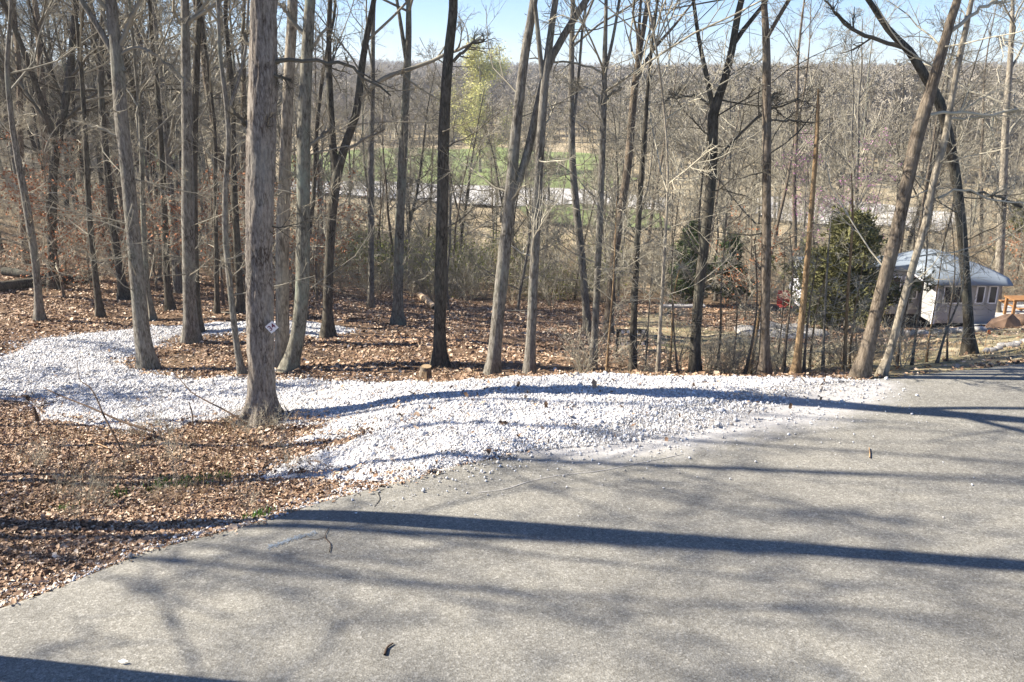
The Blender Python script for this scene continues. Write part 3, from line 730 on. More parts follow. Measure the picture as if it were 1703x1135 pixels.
T('oak_tree', 15.0, [(1155, 629, 20), (1157, 560, 17), (1163, 480, 17), (1172, 400, 16), (1181, 320, 16), (1185, 240, 16), (1186, 190, 16), (1200, 150, 12), (1216, 90, 11), (1226, 30, 10), (1233, 0, 9)], 'rough dark trunk that forks in a wide V above its middle', 'bark_dark', 'twig_dark', forks=[[(1187, 190, 9), (1178, 140, 7.5), (1163, 70, 6), (1153, 0, 5)], [(1219, 75, 8), (1240, 45, 7), (1265, 15, 6), (1285, -15, 5)]], limbs=[[(1190, 268, 5), (1215, 240, 4), (1260, 195, 4), (1330, 165, 2.5)], [(1180, 175, 4), (1150, 160, 3), (1110, 165, 2)]], seed=23, low=8)
T('oak_tree', 14.2, [(1270, 631, 20), (1272, 560, 16), (1274, 440, 15), (1275, 300, 14), (1275, 160, 13), (1274, 60, 11), (1271, 0, 9)], 'straight scaly trunk by the road bank forking near the top of the picture', 'bark_brown', 'twig_dark', forks=[[(1276, 62, 7), (1294, 30, 6), (1312, 0, 6)]], limbs=[[(1278, 170, 5), (1292, 155, 3.5)], [(1278, 200, 3), (1320, 200, 3), (1355, 205, 2)]], seed=24, low=8, height_=15)
T('dead_snag', 13.9, [(1322, 630, 13), (1330, 560, 11), (1341, 450, 9), (1350, 340, 8), (1357, 250, 7), (1360, 190, 5.5), (1361, 148, 3)], 'tan dead snag with a broken bare top, leaning slightly by the bank', 'bark_tan', 'twig_light', seed=25, low=4, k1=0, top=False, height_=6, lowlen=(.15, .6))
T('oak_tree', 13.3, [(1430, 631, 27), (1440, 590, 23), (1462, 500, 21), (1488, 400, 20), (1510, 300, 19), (1527, 220, 19), (1545, 160, 17), (1565, 90, 15), (1582, 30, 13), (1592, 0, 12)], 'stout brown trunk leaning right at the edge of the asphalt', 'bark_brown', 'twig_light', limbs=[[(1572, 60, 7), (1590, 45, 6), (1640, 10, 5), (1670, -8, 4)], [(1530, 195, 5), (1570, 188, 5), (1630, 190, 4), (1720, 178, 3)]], seed=26, low=6)
T('pale_tree', 13.5, [(1463, 629, 14), (1478, 590, 12), (1500, 510, 12), (1522, 430, 12), (1540, 370, 12), (1553, 300, 11), (1572, 230, 11), (1582, 170, 9), (1595, 100, 9), (1606, 50, 8), (1616, 0, 7)], 'smooth pale trunk crossing behind the stout leaning trunk', 'bark_pale', 'twig_light', limbs=[[(1578, 198, 4), (1620, 195, 4), (1660, 188, 4), (1710, 178, 3)], [(1560, 330, 4), (1600, 315, 3), (1660, 335, 3), (1710, 340, 2.5)]], seed=27, low=5, height_=14)
T('oak_tree', 16.8, [(1613, 598, 20), (1611, 540, 16), (1604, 440, 15), (1594, 330, 15), (1580, 240, 15), (1562, 170, 15), (1540, 130, 14), (1512, 85, 12), (1482, 55, 10), (1448, 5, 8)], 'dark trunk by the road in front of the camper, bending left high up', 'bark_dark', 'twig_dark', limbs=[[(1500, 78, 8), (1470, 70, 6), (1440, 62, 6), (1415, 48, 5), (1398, 35, 4), (1380, 8, 3)], [(1608, 318, 5), (1650, 325, 4), (1700, 345, 4)]], seed=28, low=5)
T('oak_tree', 36, [(1656, 503, 15), (1662, 440, 13), (1667, 340, 12), (1673, 200, 10), (1680, 100, 8)], 'pale trunk on the far side of the camper pad', 'bark_pale', 'twig', seed=29, low=4)
T('oak_tree', 22.8, [(66, 530, 14), (62, 470, 12), (54, 400, 12), (40, 320, 11), (25, 240, 9), (12, 120, 7)], 'leaning grey trunk at the far left edge of the leafy floor', 'bark_grey', 'twig', seed=30, low=10, height_=13)
T('oak_tree', 23.6, [(167, 526, 12), (160, 470, 10), (150, 380, 9), (143, 250, 8), (135, 120, 6)], 'slender trunk leaning left behind the gravel loop', 'bark_dark', 'twig', seed=31, low=8, height_=14)
T('oak_tree', 27, [(206, 497, 17), (199, 450, 12), (188, 380, 12), (178, 280, 11), (168, 150, 9)], 'dark trunk with flared foot at the back of the left clearing', 'bark_dark', 'twig', seed=32, low=5)
T('oak_tree', 23.6, [(254, 526, 9), (246, 480, 8), (240, 400, 8), (236, 280, 7)], 'thin crooked trunk right of the leaning loop trunk', 'bark_lichen', 'twig', seed=33, low=6, height_=11)
T('oak_tree', 25.0, [(284, 517, 14), (279, 480, 11), (275, 400, 11), (270, 280, 9), (262, 150, 7)], 'dark wavy trunk left of the straight twin trunks', 'bark_dark', 'twig', seed=34, low=6)
T('oak_tree', 24.6, [(401, 518, 14), (398, 470, 12), (393, 390, 11), (388, 270, 9), (385, 130, 7)], 'dark trunk in the shade left of the shaggy trunk', 'bark_dark', 'twig', seed=35, low=6)
T('oak_tree', 24.5, [(361, 515, 8), (360, 450, 7), (358, 340, 7), (356, 200, 5)], 'very thin dark trunk between the twin trunks and the shaggy one', 'bark_dark', 'twig', seed=36, low=5, height_=12)
T('oak_tree', 24, [(508, 526, 9), (505, 450, 8), (520, 340, 7), (528, 200, 6)], 'thin trunk behind the lichen-green trunk', 'bark_dark', 'twig', seed=37, low=5, height_=12)
T('oak_tree', 30, [(1540, 505, 0.1), (1545, 420, 9), (1550, 300, 9), (1556, 180, 7)], 'thin grey trunk rising behind the camper roof', 'bark_grey', 'twig', seed=38, low=5, height_=14) if False else None

# saplings on the bank behind the gravel, right half
ORD = ['first', 'second', 'third', 'fourth', 'fifth', 'sixth', 'seventh', 'eighth', 'ninth', 'tenth', 'eleventh', 'twelfth', 'thirteenth', 'fourteenth', 'fifteenth', 'sixteenth', 'seventeenth', 'eighteenth', 'nineteenth', 'twentieth', 'twenty-first', 'twenty-second']
SAP = [(1008, 628, 1020, 470, 4), (1072, 628, 1082, 480, 3), (1112, 629, 1120, 500, 4), (1128, 628, 1118, 430, 3), (1190, 629, 1200, 470, 4), (1216, 629, 1225, 500, 3.5), (1237, 630, 1258, 520, 5), (1246, 628, 1275, 430, 6), (1290, 629, 1300, 540, 3), (1303, 629, 1318, 470, 5), (1336, 630, 1345, 520, 5), (1345, 629, 1362, 500, 4), (1368, 629, 1376, 440, 5), (1404, 628, 1418, 350, 6), (1412, 627, 1428, 480, 4), (1490, 621, 1516, 470, 4), (1515, 617, 1540, 440, 4), (1540, 614, 1556, 500, 3.5), (1556, 611, 1600, 480, 4), (1575, 606, 1588, 450, 3)]
for k, (x0, y0, x1, y1, w_) in enumerate(SAP):
    Y = 14.6 + (k * 37 % 10) * .16 if x0 < 1450 else 15.4 + (k % 3) * .4
    T('sapling', Y, [(x0, y0, w_), (x0 * .6 + x1 * .4 + R.uniform(-4, 4), y0 * .6 + y1 * .4, w_ * .85), (x1, y1, w_ * .6), (x1 + R.uniform(-12, 20), y1 - R.uniform(60, 150), w_ * .3)],
      f'{ORD[k]} thin bare sapling from the left in the row along the road bank', R.choice(['bark_brown', 'bark_tan', 'bark_grey']), R.choice(['twig', 'twig_light']), seed=60 + k, low=9, k1=0, top=False, height_=3.5, sides=10, lowlen=(.3, 1.2), group='thin saplings along the bank', cat='sapling', part='crown')

# ------------------------------------------------------------------ copied trees of the wood
def proto_tree(seed, h, r, k1, crown_t, bend=.05, a1=45, cr=(6, 5, 4), thick=1.2, low=6, sides=8, forked=False, L1=None, twig=.005, trop=.07, lf=.36, taper=.85):
    g = np.random.default_rng(seed)
    n = 14; p = np.zeros((n, 3)); d = np.array([g.normal(0, .05), g.normal(0, .05), 1.0])
    for i in range(1, n):
        d = nrm(d + g.normal(size=3) * bend * np.array([1, 1, .2]) + np.array([0, 0, .08])); p[i] = p[i - 1] + d * h / (n - 1)
    p[0, 2] = -.3
    rad = r * (1 - taper * np.linspace(0, 1, n) ** 1.1); rad[0] *= 1.3
    st = catmull(np.column_stack([p, rad]), 22)
    tt = Tubes(); tt.add(st[:, :3], st[:, 3], sides)
    stems = [st]
    if forked:
        i = int(22 * g.uniform(.3, .5)); q = st[i].copy(); dd = nrm(np.array([g.normal(), g.normal(), 2.2])); L = [q]
        for k in range(7):
            dd = nrm(dd + g.normal(size=3) * .08 + np.array([0, 0, .1])); q = q.copy(); q[:3] += dd * (h - st[i, 2]) / 7.5; q[3] = st[i, 3] * .75 * (1 - .8 * (k + 1) / 7); L.append(q)
        s2 = catmull(np.array(L), 16); tt.add(s2[:, :3], s2[:, 3], sides); stems.append(s2)
    cb = Tubes(); E = None
    for si, s_ in enumerate(stems):
        e3, e4 = crown_levels(cb, s_[None, :, :3], s_[None, :, 3], g, k1=k1 if not si else k1 // 2, t1=(crown_t, .99), L1=L1, a1=a1, k=cr, thick=thick, twig=twig, trop=trop, lf=lf)
        E = e4 if E is None else np.concatenate([E, e4])
    if low:
        lp, lr = grow(st[None, :, :3], st[None, :, 3], low, .12, crown_t + .05, 70, 0, 5, .15, .04, .25, g, abslen=(1, 2.6), rmax=.02, flat_z=.4)
        lr = np.maximum(lr, .006); cb.add(lp, lr, 4)
        a2, b2 = grow(lp, lr, 5, .15, .97, 45, .6, 4, .2, .03, .65, g); b2 = np.maximum(b2, .005); cb.add(a2, b2, 3)
        a3, b3 = grow(a2, b2, 3, .1, .97, 42, .6, 3, .2, .03, .7, g, lmin=.15); b3 = np.maximum(b3, .004); cb.add(a3, b3, 3)
    return tt, cb, E

class Proto: pass
def make_proto(seed, tm, cm, leaf=None, **k):
    tt, cb, E = proto_tree(seed, **k); p = Proto()
    v, f = tt.arrays(); o = mesh_obj('trunk', v, f, M[tm], None, True); COL.objects.unlink(o); p.trunk = o
    v, f = cb.arrays(); o = mesh_obj('crown', v, f, M[cm], None, False); COL.objects.unlink(o); p.crown = o
    p.leaf = None
    if leaf:
        g = np.random.default_rng(seed + 1)
        e = E[:, -1]; e = e[(g.uniform(size=len(e)) < leaf[1]) & (e[:, 2] < leaf[4] if len(leaf) > 4 else True)]
        v, f = sprig_faces(e, g, leaf[2], leaf[3], .07 if leaf[0] != 'yellowbud' else .45)
        o = mesh_obj(leaf[5] if len(leaf) > 5 else 'dead_leaves', v, f, M[leaf[0]], None); COL.objects.unlink(o); p.leaf = o
    return p
tall = [make_proto(300 + i, ['bark_grey', 'bark_dark', 'bark_brown', 'bark_lichen'][i % 4], ['twig', 'twig_dark', 'twig', 'twig_light'][i % 4], h=15 + i % 4, r=.13 + .02 * (i % 3), k1=16, crown_t=.3, bend=.045, forked=i % 3 == 1, thick=1.05, lf=.34, cr=(6, 5, 3)) for i in range(7)]
mid = [make_proto(330 + i, ['bark_grey', 'bark_brown', 'bark_dark'][i % 3], ['twig', 'twig_light', 'twig'][i % 3], h=8 + i, r=.065, k1=16, crown_t=.14, bend=.07, a1=55, thick=1.2, low=0, lf=.4) for i in range(4)]
russet = [make_proto(350 + i, 'bark_brown', 'twig_light', leaf=('redleaf', .30, .065, 2, 5.5), h=6.5 + i, r=.05, k1=14, crown_t=.12, bend=.07, a1=68, thick=1.0, low=0, trop=.0, lf=.38) for i in range(2)]
def place(pr, x, y, label, cat, group, name='tree', s=1.0, rz=None, tilt=.03, z=None):
    o = empty(name, (x, y, H(x, y) if z is None else z), label, cat, group)
    o.rotation_euler = (R.gauss(0, tilt), R.gauss(0, tilt), R.uniform(0, 6.28) if rz is None else rz)
    o.scale = (s * R.uniform(.9, 1.1), s * R.uniform(.9, 1.1), s)
    for part in (pr.trunk, pr.crown, pr.leaf):
        if part is None: continue
        c = part.copy(); COL.objects.link(c); c.parent = o
    return o
KIND = ['grey-barked', 'dark-barked', 'brown-barked', 'greenish-barked']
def wood(lst, smin, smax, where, what):
    for x, y in lst:
        i = R.randrange(7); kd = KIND[i % 4] + (' forked' if i % 3 == 1 else '')
        place(tall[i], x, y, f'{kd} bare tree {where}', 'tree', f'{kd} {what}', s=R.uniform(smin, smax))
def spots(n, a0, a1, y0, y1, dmin, seed, bad=None):
    r = random.Random(seed); out = []; tries = 0
    while len(out) < n and tries < 20000:
        tries += 1
        y = math.sqrt(r.uniform(y0 * y0, y1 * y1)); x = r.uniform(a0, a1) * y
        if any((x - p) ** 2 + (y - q) ** 2 < dmin * dmin for p, q in out[-60:] + DONE_XY): continue
        if bad and bad(x, y): continue
        out.append((x, y))
    return out
def pxof(x, y): return project((x, y, H(x, y)))
def in_open(x, y):
    px, py = pxof(x, y)
    return (1220 < px < 1760 and 24 < y < 37)
wood(spots(66, -.74, -.26, 27, 62, 1.9, 1, in_open), .75, 1.15, 'crowded in the shaded wood behind the gravel loop', 'trees in the left wood')
wood(spots(50, -.80, -.22, 60, 125, 3.0, 2), .75, 1.05, 'on the rising ground at the back of the left wood', 'trees on the left slope')
wood(spots(24, -.24, .22, 36, 66, 2.6, 3, in_open), .45, .85, 'in the brushy wood below the clearing', 'trees below the clearing')
wood(spots(14, -.2, .25, 62, 96, 3.6, 4), .45, .75, 'in front of the valley lane', 'trees by the valley lane')
wood(spots(46, .22, .78, 37, 92, 3.0, 5, in_open), .65, 1.05, 'in the open wood behind the camper', 'trees behind the camper')
for x, y in spots(44, -.7, .7, 28, 62, 2.2, 6, in_open) + spots(18, -.24, .3, 31, 60, 1.7, 16, in_open):
    wh = 'left wood' if x < -.26 * y else ('brush below the clearing' if x < .2 * y else 'wood behind the camper')
    place(R.choice(mid), x, y, f'small bare understory tree with fine spreading twigs in the {wh}', 'small tree', f'understory trees in the {wh}', name='understory_tree', s=R.uniform(.7, 1.1))
for k, (x, y) in enumerate(sorted(spots(13, -.56, -.2, 22.5, 34, 1.8, 7), key=lambda p: pxof(*p)[0])):
    place(R.choice(russet), x, y, f'{ORD[k]} young oak with russet dead leaves from the left, in the left wood', 'young oak', 'young oaks with russet leaves', name='young_oak', s=R.uniform(.75, 1.05))
for (px, Y, lb) in ((1240, 31, 'young oak with russet dead leaves beside the green cedars'), (1700, 40, 'young oak with russet leaves at the right edge behind the camper')):
    x = (px - W_PX / 2) / F_PX / .97 * Y
    place(russet[0], x, Y, lb, 'young oak', None, name='young_oak', s=.8)
shade = [make_proto(390 + i, 'bark_grey', 'twig', h=17, r=.09, k1=12, crown_t=.5, bend=.04, forked=i == 1, thick=1.0, low=0, lf=.34, cr=(5, 4, 3)) for i in range(2)]
for k, (x, y, s) in enumerate([(-12.6, 15.3, .9), (-14.5, 16.6, .9), (-17, 20.5, .9)]):
    place(mid[k % 4], x, y, 'slim bare tree just left of the view above the gravel loop', 'tree', 'slim trees left of the gravel loop', s=s, rz=k * 1.9)
slim = [make_proto(394 + i, 'bark_grey', 'twig', h=17, r=.075, k1=9, crown_t=.45, bend=.03, thick=1.0, low=0, lf=.3, cr=(5, 4, 2), taper=.7) for i in range(2)]
for k, (x, y, s) in enumerate([(-12.2, 12.6, 1.0), (-13.4, 11.6, .95), (-11.6, 10.9, 1.0), (-12.6, 13.7, .9), (-14.6, 9.9, 1.0)]):
    place(slim[k % 2], x, y, 'tall slim bare tree just left of the view by the road bend', 'tree', 'tall slim trees left of the road', s=s, rz=k * 2.3, tilt=.02)
# trees out of frame to the left that shade the road
for k, (x, y, s) in enumerate([(-13.5, 4.6, 1.0), (-16, 7.0, 1.05), (-16.5, 10.9, 1.05), (-21.5, 5.9, 1.1), (-21.5, 9.4, 1.1), (-15, 1.0, .95), (-25, 12.2, 1.1)]):
    place(shade[k % 2], x, y, 'bare roadside tree standing just left of the view', 'tree', 'roadside trees left of the view', s=s, rz=k * 1.3)
big = make_proto(399, 'bark_grey', 'twig', h=15, r=.15, k1=9, taper=.3, crown_t=.8, bend=.012, thick=1.4, low=0, sides=14)  # unseen trunk, added and shaped to cast long shadows across the road
o = place(big, -6.5, 9.10, 'unseen straight tree added so that its trunk shades the road', 'tree', None, tilt=0, rz=0)
o2 = place(big, -7.0, 6.28, 'unseen nearer straight tree added left of the view to shade the road', 'tree', None, tilt=0, rz=2)  # also unseen, added for the shadow band nearest the camera

# cedars
def cedar(px, py, Y, h, wd, label, mat, seed, n=2600):
    g = np.random.default_rng(seed); p = at(px, py, Y); x, y = p[0], Y; z0 = H(x, y)
    o = empty('cedar_tree', (x, y, z0), label, 'cedar')
    tb = Tubes(); st = catmull(np.array([(0, 0, -.3, .09), (.03, 0, h * .5, .05), (0, .02, h, .01)]), 10); tb.add(st[:, :3], st[:, 3], 8)
    V = []; 
    nb = 80; t = g.uniform(.05, .97, nb); az = g.uniform(0, 6.28, nb)
    prof = np.clip(1 - t, 0, 1) ** .65 * g.uniform(.4, 1.2, nb) * (.75 + .25 * np.sin(az * 3 + seed)) * wd / 2
    bp = np.zeros((nb, 6, 3))
    for k in range(6):
        f = k / 5; bp[:, k, 0] = np.cos(az) * prof * f; bp[:, k, 1] = np.sin(az) * prof * f; bp[:, k, 2] = t * h + prof * .45 * f - .12 * f * f
    tb.add(bp, np.repeat(np.linspace(.018, .004, 6)[None], nb, 0), 4)
    tb.build('trunk', M['bark_brown'], o)
    # sprays
    bi = g.integers(0, nb, n); f = g.uniform(.25, 1.05, n); kk = np.minimum((f * 5).astype(int), 4); fr = (f * 5 - kk)[:, None]
    c = bp[bi, kk] * (1 - fr) + bp[bi, kk + 1] * fr + g.normal(size=(n, 3)) * .15
    out = nrm(bp[bi, 5] - bp[bi, 0] + g.normal(size=(n, 3)) * .35 + np.array([0, 0, .25]))
    VV = []; 
    for s_ in range(7):
        a = nrm(out + g.normal(size=(n, 3)) * .7) * g.uniform(.10, .26, (n, 1)); b = nrm(np.cross(a, g.normal(size=(n, 3)))) * .026
        cc = c + g.normal(size=(n, 3)) * .05
        VV.append(np.stack([cc - b, cc + b, cc + a], 1))
    v = np.concatenate(VV).reshape(-1, 3); mesh_obj('foliage', v, np.arange(len(v)).reshape(-1, 3), M[mat], o)
    return o
cedar(1402, 590, 25.5, 3.7, 5.2, 'large dark green cedar growing in front of the camper', 'cedar', 1, 3300)
cedar(1366, 570, 28, 2.7, 2.4, 'smaller cedar pressed against the left side of the large one', 'cedar', 2, 1800)
cedar(1150, 470, 36, 3.6, 3.0, 'mid green cedar behind the twisted forked trunk', 'cedar_dark', 3, 1500)
cedar(1212, 475, 37, 3.0, 2.4, 'low cedar left of the scaly roadside trunk', 'cedar_dark', 4, 1100)
cedar(1690, 455, 52, 5.0, 3.6, 'yellow-green cedar at the right edge beyond the camper pad', 'cedar', 5, 1800)

# redbuds and the yellow-green budding tree
for i, (px, Y, s, lb) in enumerate([(1300, 34, .62, 'redbud in purple blossom left of the dead snag'), (1385, 33, .62, 'redbud in purple blossom above the large cedar')]):
    pr = make_proto(370 + i, 'bark_grey', 'twig', leaf=('pinkbud', .22, .035, 2, 99, 'blossom'), h=7.5, r=.05, k1=12, crown_t=.3, bend=.08, a1=45, thick=1.0, low=0)
    x = (px - W_PX / 2) / F_PX / .97 * Y; place(pr, x, Y, lb, 'redbud', None, name='redbud_tree', s=s * 1.5)
pr = make_proto(380, 'bark_grey', 'twig_far', leaf=('yellowbud', .95, .13, 7, 99, 'young_leaves'), h=15, r=.2, k1=22, crown_t=.15, bend=.04, a1=58, thick=2.2, low=0, lf=.52)
o = place(pr, (800 - W_PX / 2) / F_PX * 128, 128, 'yellow-green budding tree standing in the valley meadow', 'tree', None, name='budding_tree', s=1.08)

# far woods over the hill: one mass
far_src = []
for i in range(6):
    tt, cb, E = proto_tree(500 + i, h=12, r=.16, k1=13, crown_t=.18, bend=.05, a1=42, cr=(6, 6, 0), thick=2.7, low=0, sides=4, lf=.42, twig=.02)
    v1, f1 = tt.arrays(); v2, f2 = cb.arrays()
    far_src.append(source('far_tree', np.concatenate([v1, v2]), np.concatenate([f1, f2 + len(v1)]), M['twig_far']))
n = 11000; r_ = rng.uniform(95 ** 1.25, 640 ** 1.25, n) ** (1 / 1.25); a = rng.uniform(-.85, .85, n); x = a * r_; y = r_
z = height(x, y)
pxs = np.array([project((x[i], y[i], z[i])) for i in range(n)])
openland = ((pxs[:, 0] > 440) & (pxs[:, 0] < 1040) & (y < 182)) | ((pxs[:, 0] > 60) & (pxs[:, 0] < 440) & (y < 178) & (y > 85) & (pxs[:, 0] > 150)) | ((pxs[:, 0] > 1000) & (y < 112))
k = ~openland; x, y, z = x[k], y[k], z[k]
sc = rng.uniform(.7, 1.15, len(x)) * np.where(x < -.25 * y, .72, 1)
print('far trees', len(x))
scatter('far_woods', np.column_stack([x, y, z - .3]), np.column_stack([np.zeros(len(x)), np.zeros(len(x)), rng.uniform(0, 6.28, len(x))]), np.column_stack([sc, sc, sc]), far_src, rng.integers(0, 6, len(x)))

# undergrowth: multi-stemmed brush, one mass
brush_src = []
for i in range(5):
    g = np.random.default_rng(600 + i); tb = Tubes(); m = 7
    st = np.zeros((m, 5, 3)); d = nrm(np.column_stack([g.normal(0, .45, m), g.normal(0, .45, m), np.ones(m)]))
    L = g.uniform(.9, 2.2, m)
    for q in range(1, 5):
        st[:, q] = st[:, q - 1] + d * (L / 4)[:, None]; d = nrm(d + g.normal(size=(m, 3)) * .15)
    rad = np.repeat(np.linspace(.010, .005, 5)[None], m, 0); tb.add(st, rad, 3)
    a2, b2 = grow(st, rad, 6, .2, .98, 42, .5, 4, .2, .03, .7, g); b2 = np.maximum(b2, .0045); tb.add(a2, b2, 3)
    a3, b3 = grow(a2, b2, 4, .2, .98, 42, .55, 3, .2, .03, .7, g, lmin=.12); b3 = np.maximum(b3, .004); tb.add(a3, b3, 3)
    v, f = tb.arrays(); brush_src.append(source('brush', v, f, M[['twig', 'twig_light', 'twig_light', 'twig', 'twig_tan'][i]]))
g = np.random.default_rng(640)
gv, gf = sprig_faces(g.normal(size=(260, 3)) * np.array([.5, .5, .4]) + np.array([0, 0, 1.0]), g, .05, 3, .1)
green_src = source('green_brush', gv, gf, flat('budding_shrub', (.20, .22, .05), .8, .3, 5))
y = np.sqrt(rng.uniform(36 ** 2, 66 ** 2, 90)); x = rng.uniform(-.2, .12, 90) * y; sg_ = rng.uniform(.5, 1.5, 90)
scatter('budding_shrubs', np.column_stack([x, y, height(x, y) - .2]), np.column_stack([np.zeros(90), np.zeros(90), rng.uniform(0, 6.28, 90)]), np.column_stack([sg_, sg_, sg_]), [green_src], np.zeros(90))
def brush(name, n, a0, a1, y0, y1, s0, s1, bad=None):
    y = np.sqrt(rng.uniform(y0 ** 2, y1 ** 2, n)); x = rng.uniform(a0, a1, n) * y
    k = vnoise(x * .25, y * .25, 70) > -.25
    if bad is not None: k &= ~bad(x, y)
    x, y = x[k], y[k]; s = rng.uniform(s0, s1, len(x))
    scatter(name, np.column_stack([x, y, height(x, y) - .05]), np.column_stack([rng.normal(0, .15, len(x)), rng.normal(0, .15, len(x)), rng.uniform(0, 6.28, len(x))]), np.column_stack([s, s, s]), brush_src, rng.integers(0, 5, len(x)))
brush('undergrowth', 420, -.25, .3, 33, 62, .9, 1.6, lambda x, y: (x > .12 * y) & (y < 38))
brush('shaded_undergrowth', 230, -.75, -.25, 29, 60, .5, 1.2)
brush('far_undergrowth', 300, -.75, .75, 58, 105, 1.2, 2.4, lambda x, y: (np.abs(x) < .16 * y) & (y > 95))
brush('right_undergrowth', 420, .28, .75, 38, 62, .6, 1.4)
brush('bank_brush', 60, .08, .5, 14.8, 17.5, .3, .7)
brush('verge_brush', 34, -.62, -.27, 9.2, 12.6, .16, .34)

# air
hz = box('haze', M['glass'], None, -950, 950, -130, 1150, -14, 42)
hm = bpy.data.materials.new('haze'); hm.use_nodes = True; hm.node_tree.nodes.clear()
ho = hm.node_tree.nodes.new('ShaderNodeOutputMaterial'); hv = hm.node_tree.nodes.new('ShaderNodeVolumePrincipled')
hv.inputs['Color'].default_value = (.86, .91, 1, 1); hv.inputs['Density'].default_value = .00043; hv.inputs['Anisotropy'].default_value = .2
hm.node_tree.links.new(hv.outputs[0], ho.inputs['Volume']); hz.data.materials.clear(); hz.data.materials.append(hm); hz['kind'] = 'stuff'

# ------------------------------------------------------------------ camper
cp = at(1480, 556, 31.0); cz = H(cp[0] + 1, 31.2)
cam_root = empty('camper_trailer', (cp[0], 31.0, cz), 'white camper trailer with a pale blue-grey roof, half hidden behind the cedar', 'camper', rz=math.radians(0))
m_ = 1 / (F_PX * .985 / 31.6)     # metres per photo pixel at the camper
def cx(px): return (px - 1480) * m_
zb = .50; zt = 2.2
box('body', M['trailer'], cam_root, cx(1352), cx(1634), .6, 3.0, zb, zt, .05)
slide = box('slide_out', M['trailer'], cam_root, cx(1531), cx(1632), -.75, .6, zb + .02, zt - .15, .03)
# ridged siding bands on slide-out
for k in range(7):
    zz = zb + .12 + k * .22
    box('siding_panel', M['trailer'], cam_root, cx(1534), cx(1629), -.765, -.752, zz, zz + .205)
for x0, x1 in ((1543, 1556), (1558, 1575), (1596, 1606), (1616, 1626)):
    wn_ = box('window', M['trim'], cam_root, cx(x0) - .05, cx(x1) + .05, -.80, -.766, zb + .78, zb + 1.46)
    box('pane', M['glass'], wn_, cx(x0), cx(x1), -.81, -.801, zb + .83, zb + 1.41)
for x0, x1 in ((1506, 1526), (1480, 1497), (1400, 1440)):
    wn_ = box('window', M['trim'], cam_root, cx(x0) - .05, cx(x1) + .05, .56, .598, zb + .62, zb + 1.5)
    box('pane', M['glass'], wn_, cx(x0), cx(x1), .55, .559, zb + .67, zb + 1.45)
box('skirting', M['darkstuff'], cam_root, cx(1360), cx(1625), .75, 2.85, -.6, zb - .003)
box('sunlit_strip', M['trim'], cam_root, cx(1529), cx(1533.5), -.79, -.70, zb, zt - .14)  # white strip paints the sunlight on the slide-out's left face
# barrel roof: high over the middle, running down to an eave that oversails the slide-out
xsr = np.linspace(cx(1348), cx(1642), 34); V = []; Fc = []
prof_y = np.linspace(-1.15, 3.25, 14)
for i, xx in enumerate(xsr):
    px_ = 1480 + xx / m_
    arch = .46 * math.exp(-((px_ - 1560) / 42) ** 2) + .12
    endd = sm(1348, 1368, px_) * sm(1646, 1600, px_)
    over = sm(1500, 1520, px_)
    for j, yy in enumerate(prof_y):
        y_ = yy if over > .5 else max(yy, .45)
        f = math.sin(math.pi * (j / 13)) ** .8 if 0 < j < 13 else 0
        V.append((xx, y_, zt + .02 + (arch * endd + .10) * f - (.16 if (j == 0 and over > .5) else 0)))
for i in range(33):
    for j in range(13):
        a = i * 14 + j; Fc.append((a, a + 14, a + 15, a + 1))
rf = mesh_obj('roof', V, Fc, M['roof'], cam_root, True)
md = rf.modifiers.new('solid', 'SOLIDIFY'); md.thickness = .05
awn = [(cx(1508), -.95, zt - .16), (cx(1532), -.95, zt - .3), (cx(1532), .5, zt - .1), (cx(1508), .5, zt + .02)]
mesh_obj('awning', awn + [(a, b, c + .03) for a, b, c in awn], [(0, 3, 2, 1), (4, 5, 6, 7), (0, 1, 5, 4), (1, 2, 6, 5), (2, 3, 7, 6), (3, 0, 4, 7)], M['trim'], cam_root)
box('front_cap', M['trim'], cam_root, cx(1346), cx(1354), .62, 2.95, zb + .02, zt - .2, .1)
box('tall_window', M['teal'], cam_root, cx(1343), cx(1348), .55, .61, zb - .3, zb + .5)
# picnic table at the right edge
tp = hit(1694, 528); z = H(tp[0], tp[1]) + .1
pt = empty('picnic_table', (tp[0], tp[1], z), 'orange-stained wooden picnic table on the camper pad at the right edge', 'table')
for k in range(4): box('plank', M['stain'], pt, -.55, 1.5, -.4 + k * .2, -.4 + k * .2 + .19, .70, .75)
for sx in (-.45, 1.35):
    for sy in (-.3, .3): box('leg', M['stain'], pt, sx - .05, sx + .05, sy - .05, sy + .05, -.05, .70)
for sy in (-.75, .6): box('bench_seat', M['stain'], pt, -.5, 1.5, sy, sy + .2, .42, .46)
for sx in (-.45, 1.35): box('bench_rail', M['stain'], pt, sx + .055, sx + .1, -.75, .8, .36, .417)

# rocks, slabs
def rock(name, px, py, Y, size, mat, label, cat='rock', group=None, seed=0, flatn=.5, rz=0):
    g = np.random.default_rng(seed); v, f = ico()
    # one subdivision
    vs = [tuple(a) for a in v]; cache = {}
    def midp(a, b):
        k = (min(a, b), max(a, b))
        if k not in cache:
            q = (np.array(vs[a]) + np.array(vs[b])) / 2; vs.append(tuple(q / np.linalg.norm(q))); cache[k] = len(vs) - 1
        return cache[k]
    ff = []
    for a, b, c in f:
        ab, bc, ca = midp(a, b), midp(b, c), midp(c, a); ff += [(a, ab, ca), (b, bc, ab), (c, ca, bc), (ab, bc, ca)]
    vv = np.array(vs) * g.uniform(.8, 1.12, (len(vs), 1)); vv = np.sign(vv) * np.abs(vv) ** .75 * np.array(size) * .5
    p = at(px, py, Y); z = H(p[0], Y)
    o = mesh_obj(name, vv, np.array(ff), mat); o.location = (p[0], Y, z + size[2] * .3); o.rotation_euler = (0, 0, rz)
    return tag(o, label, cat, group)
pk = at(1672, 538, 26.0); pz = H(pk[0], 26.0)
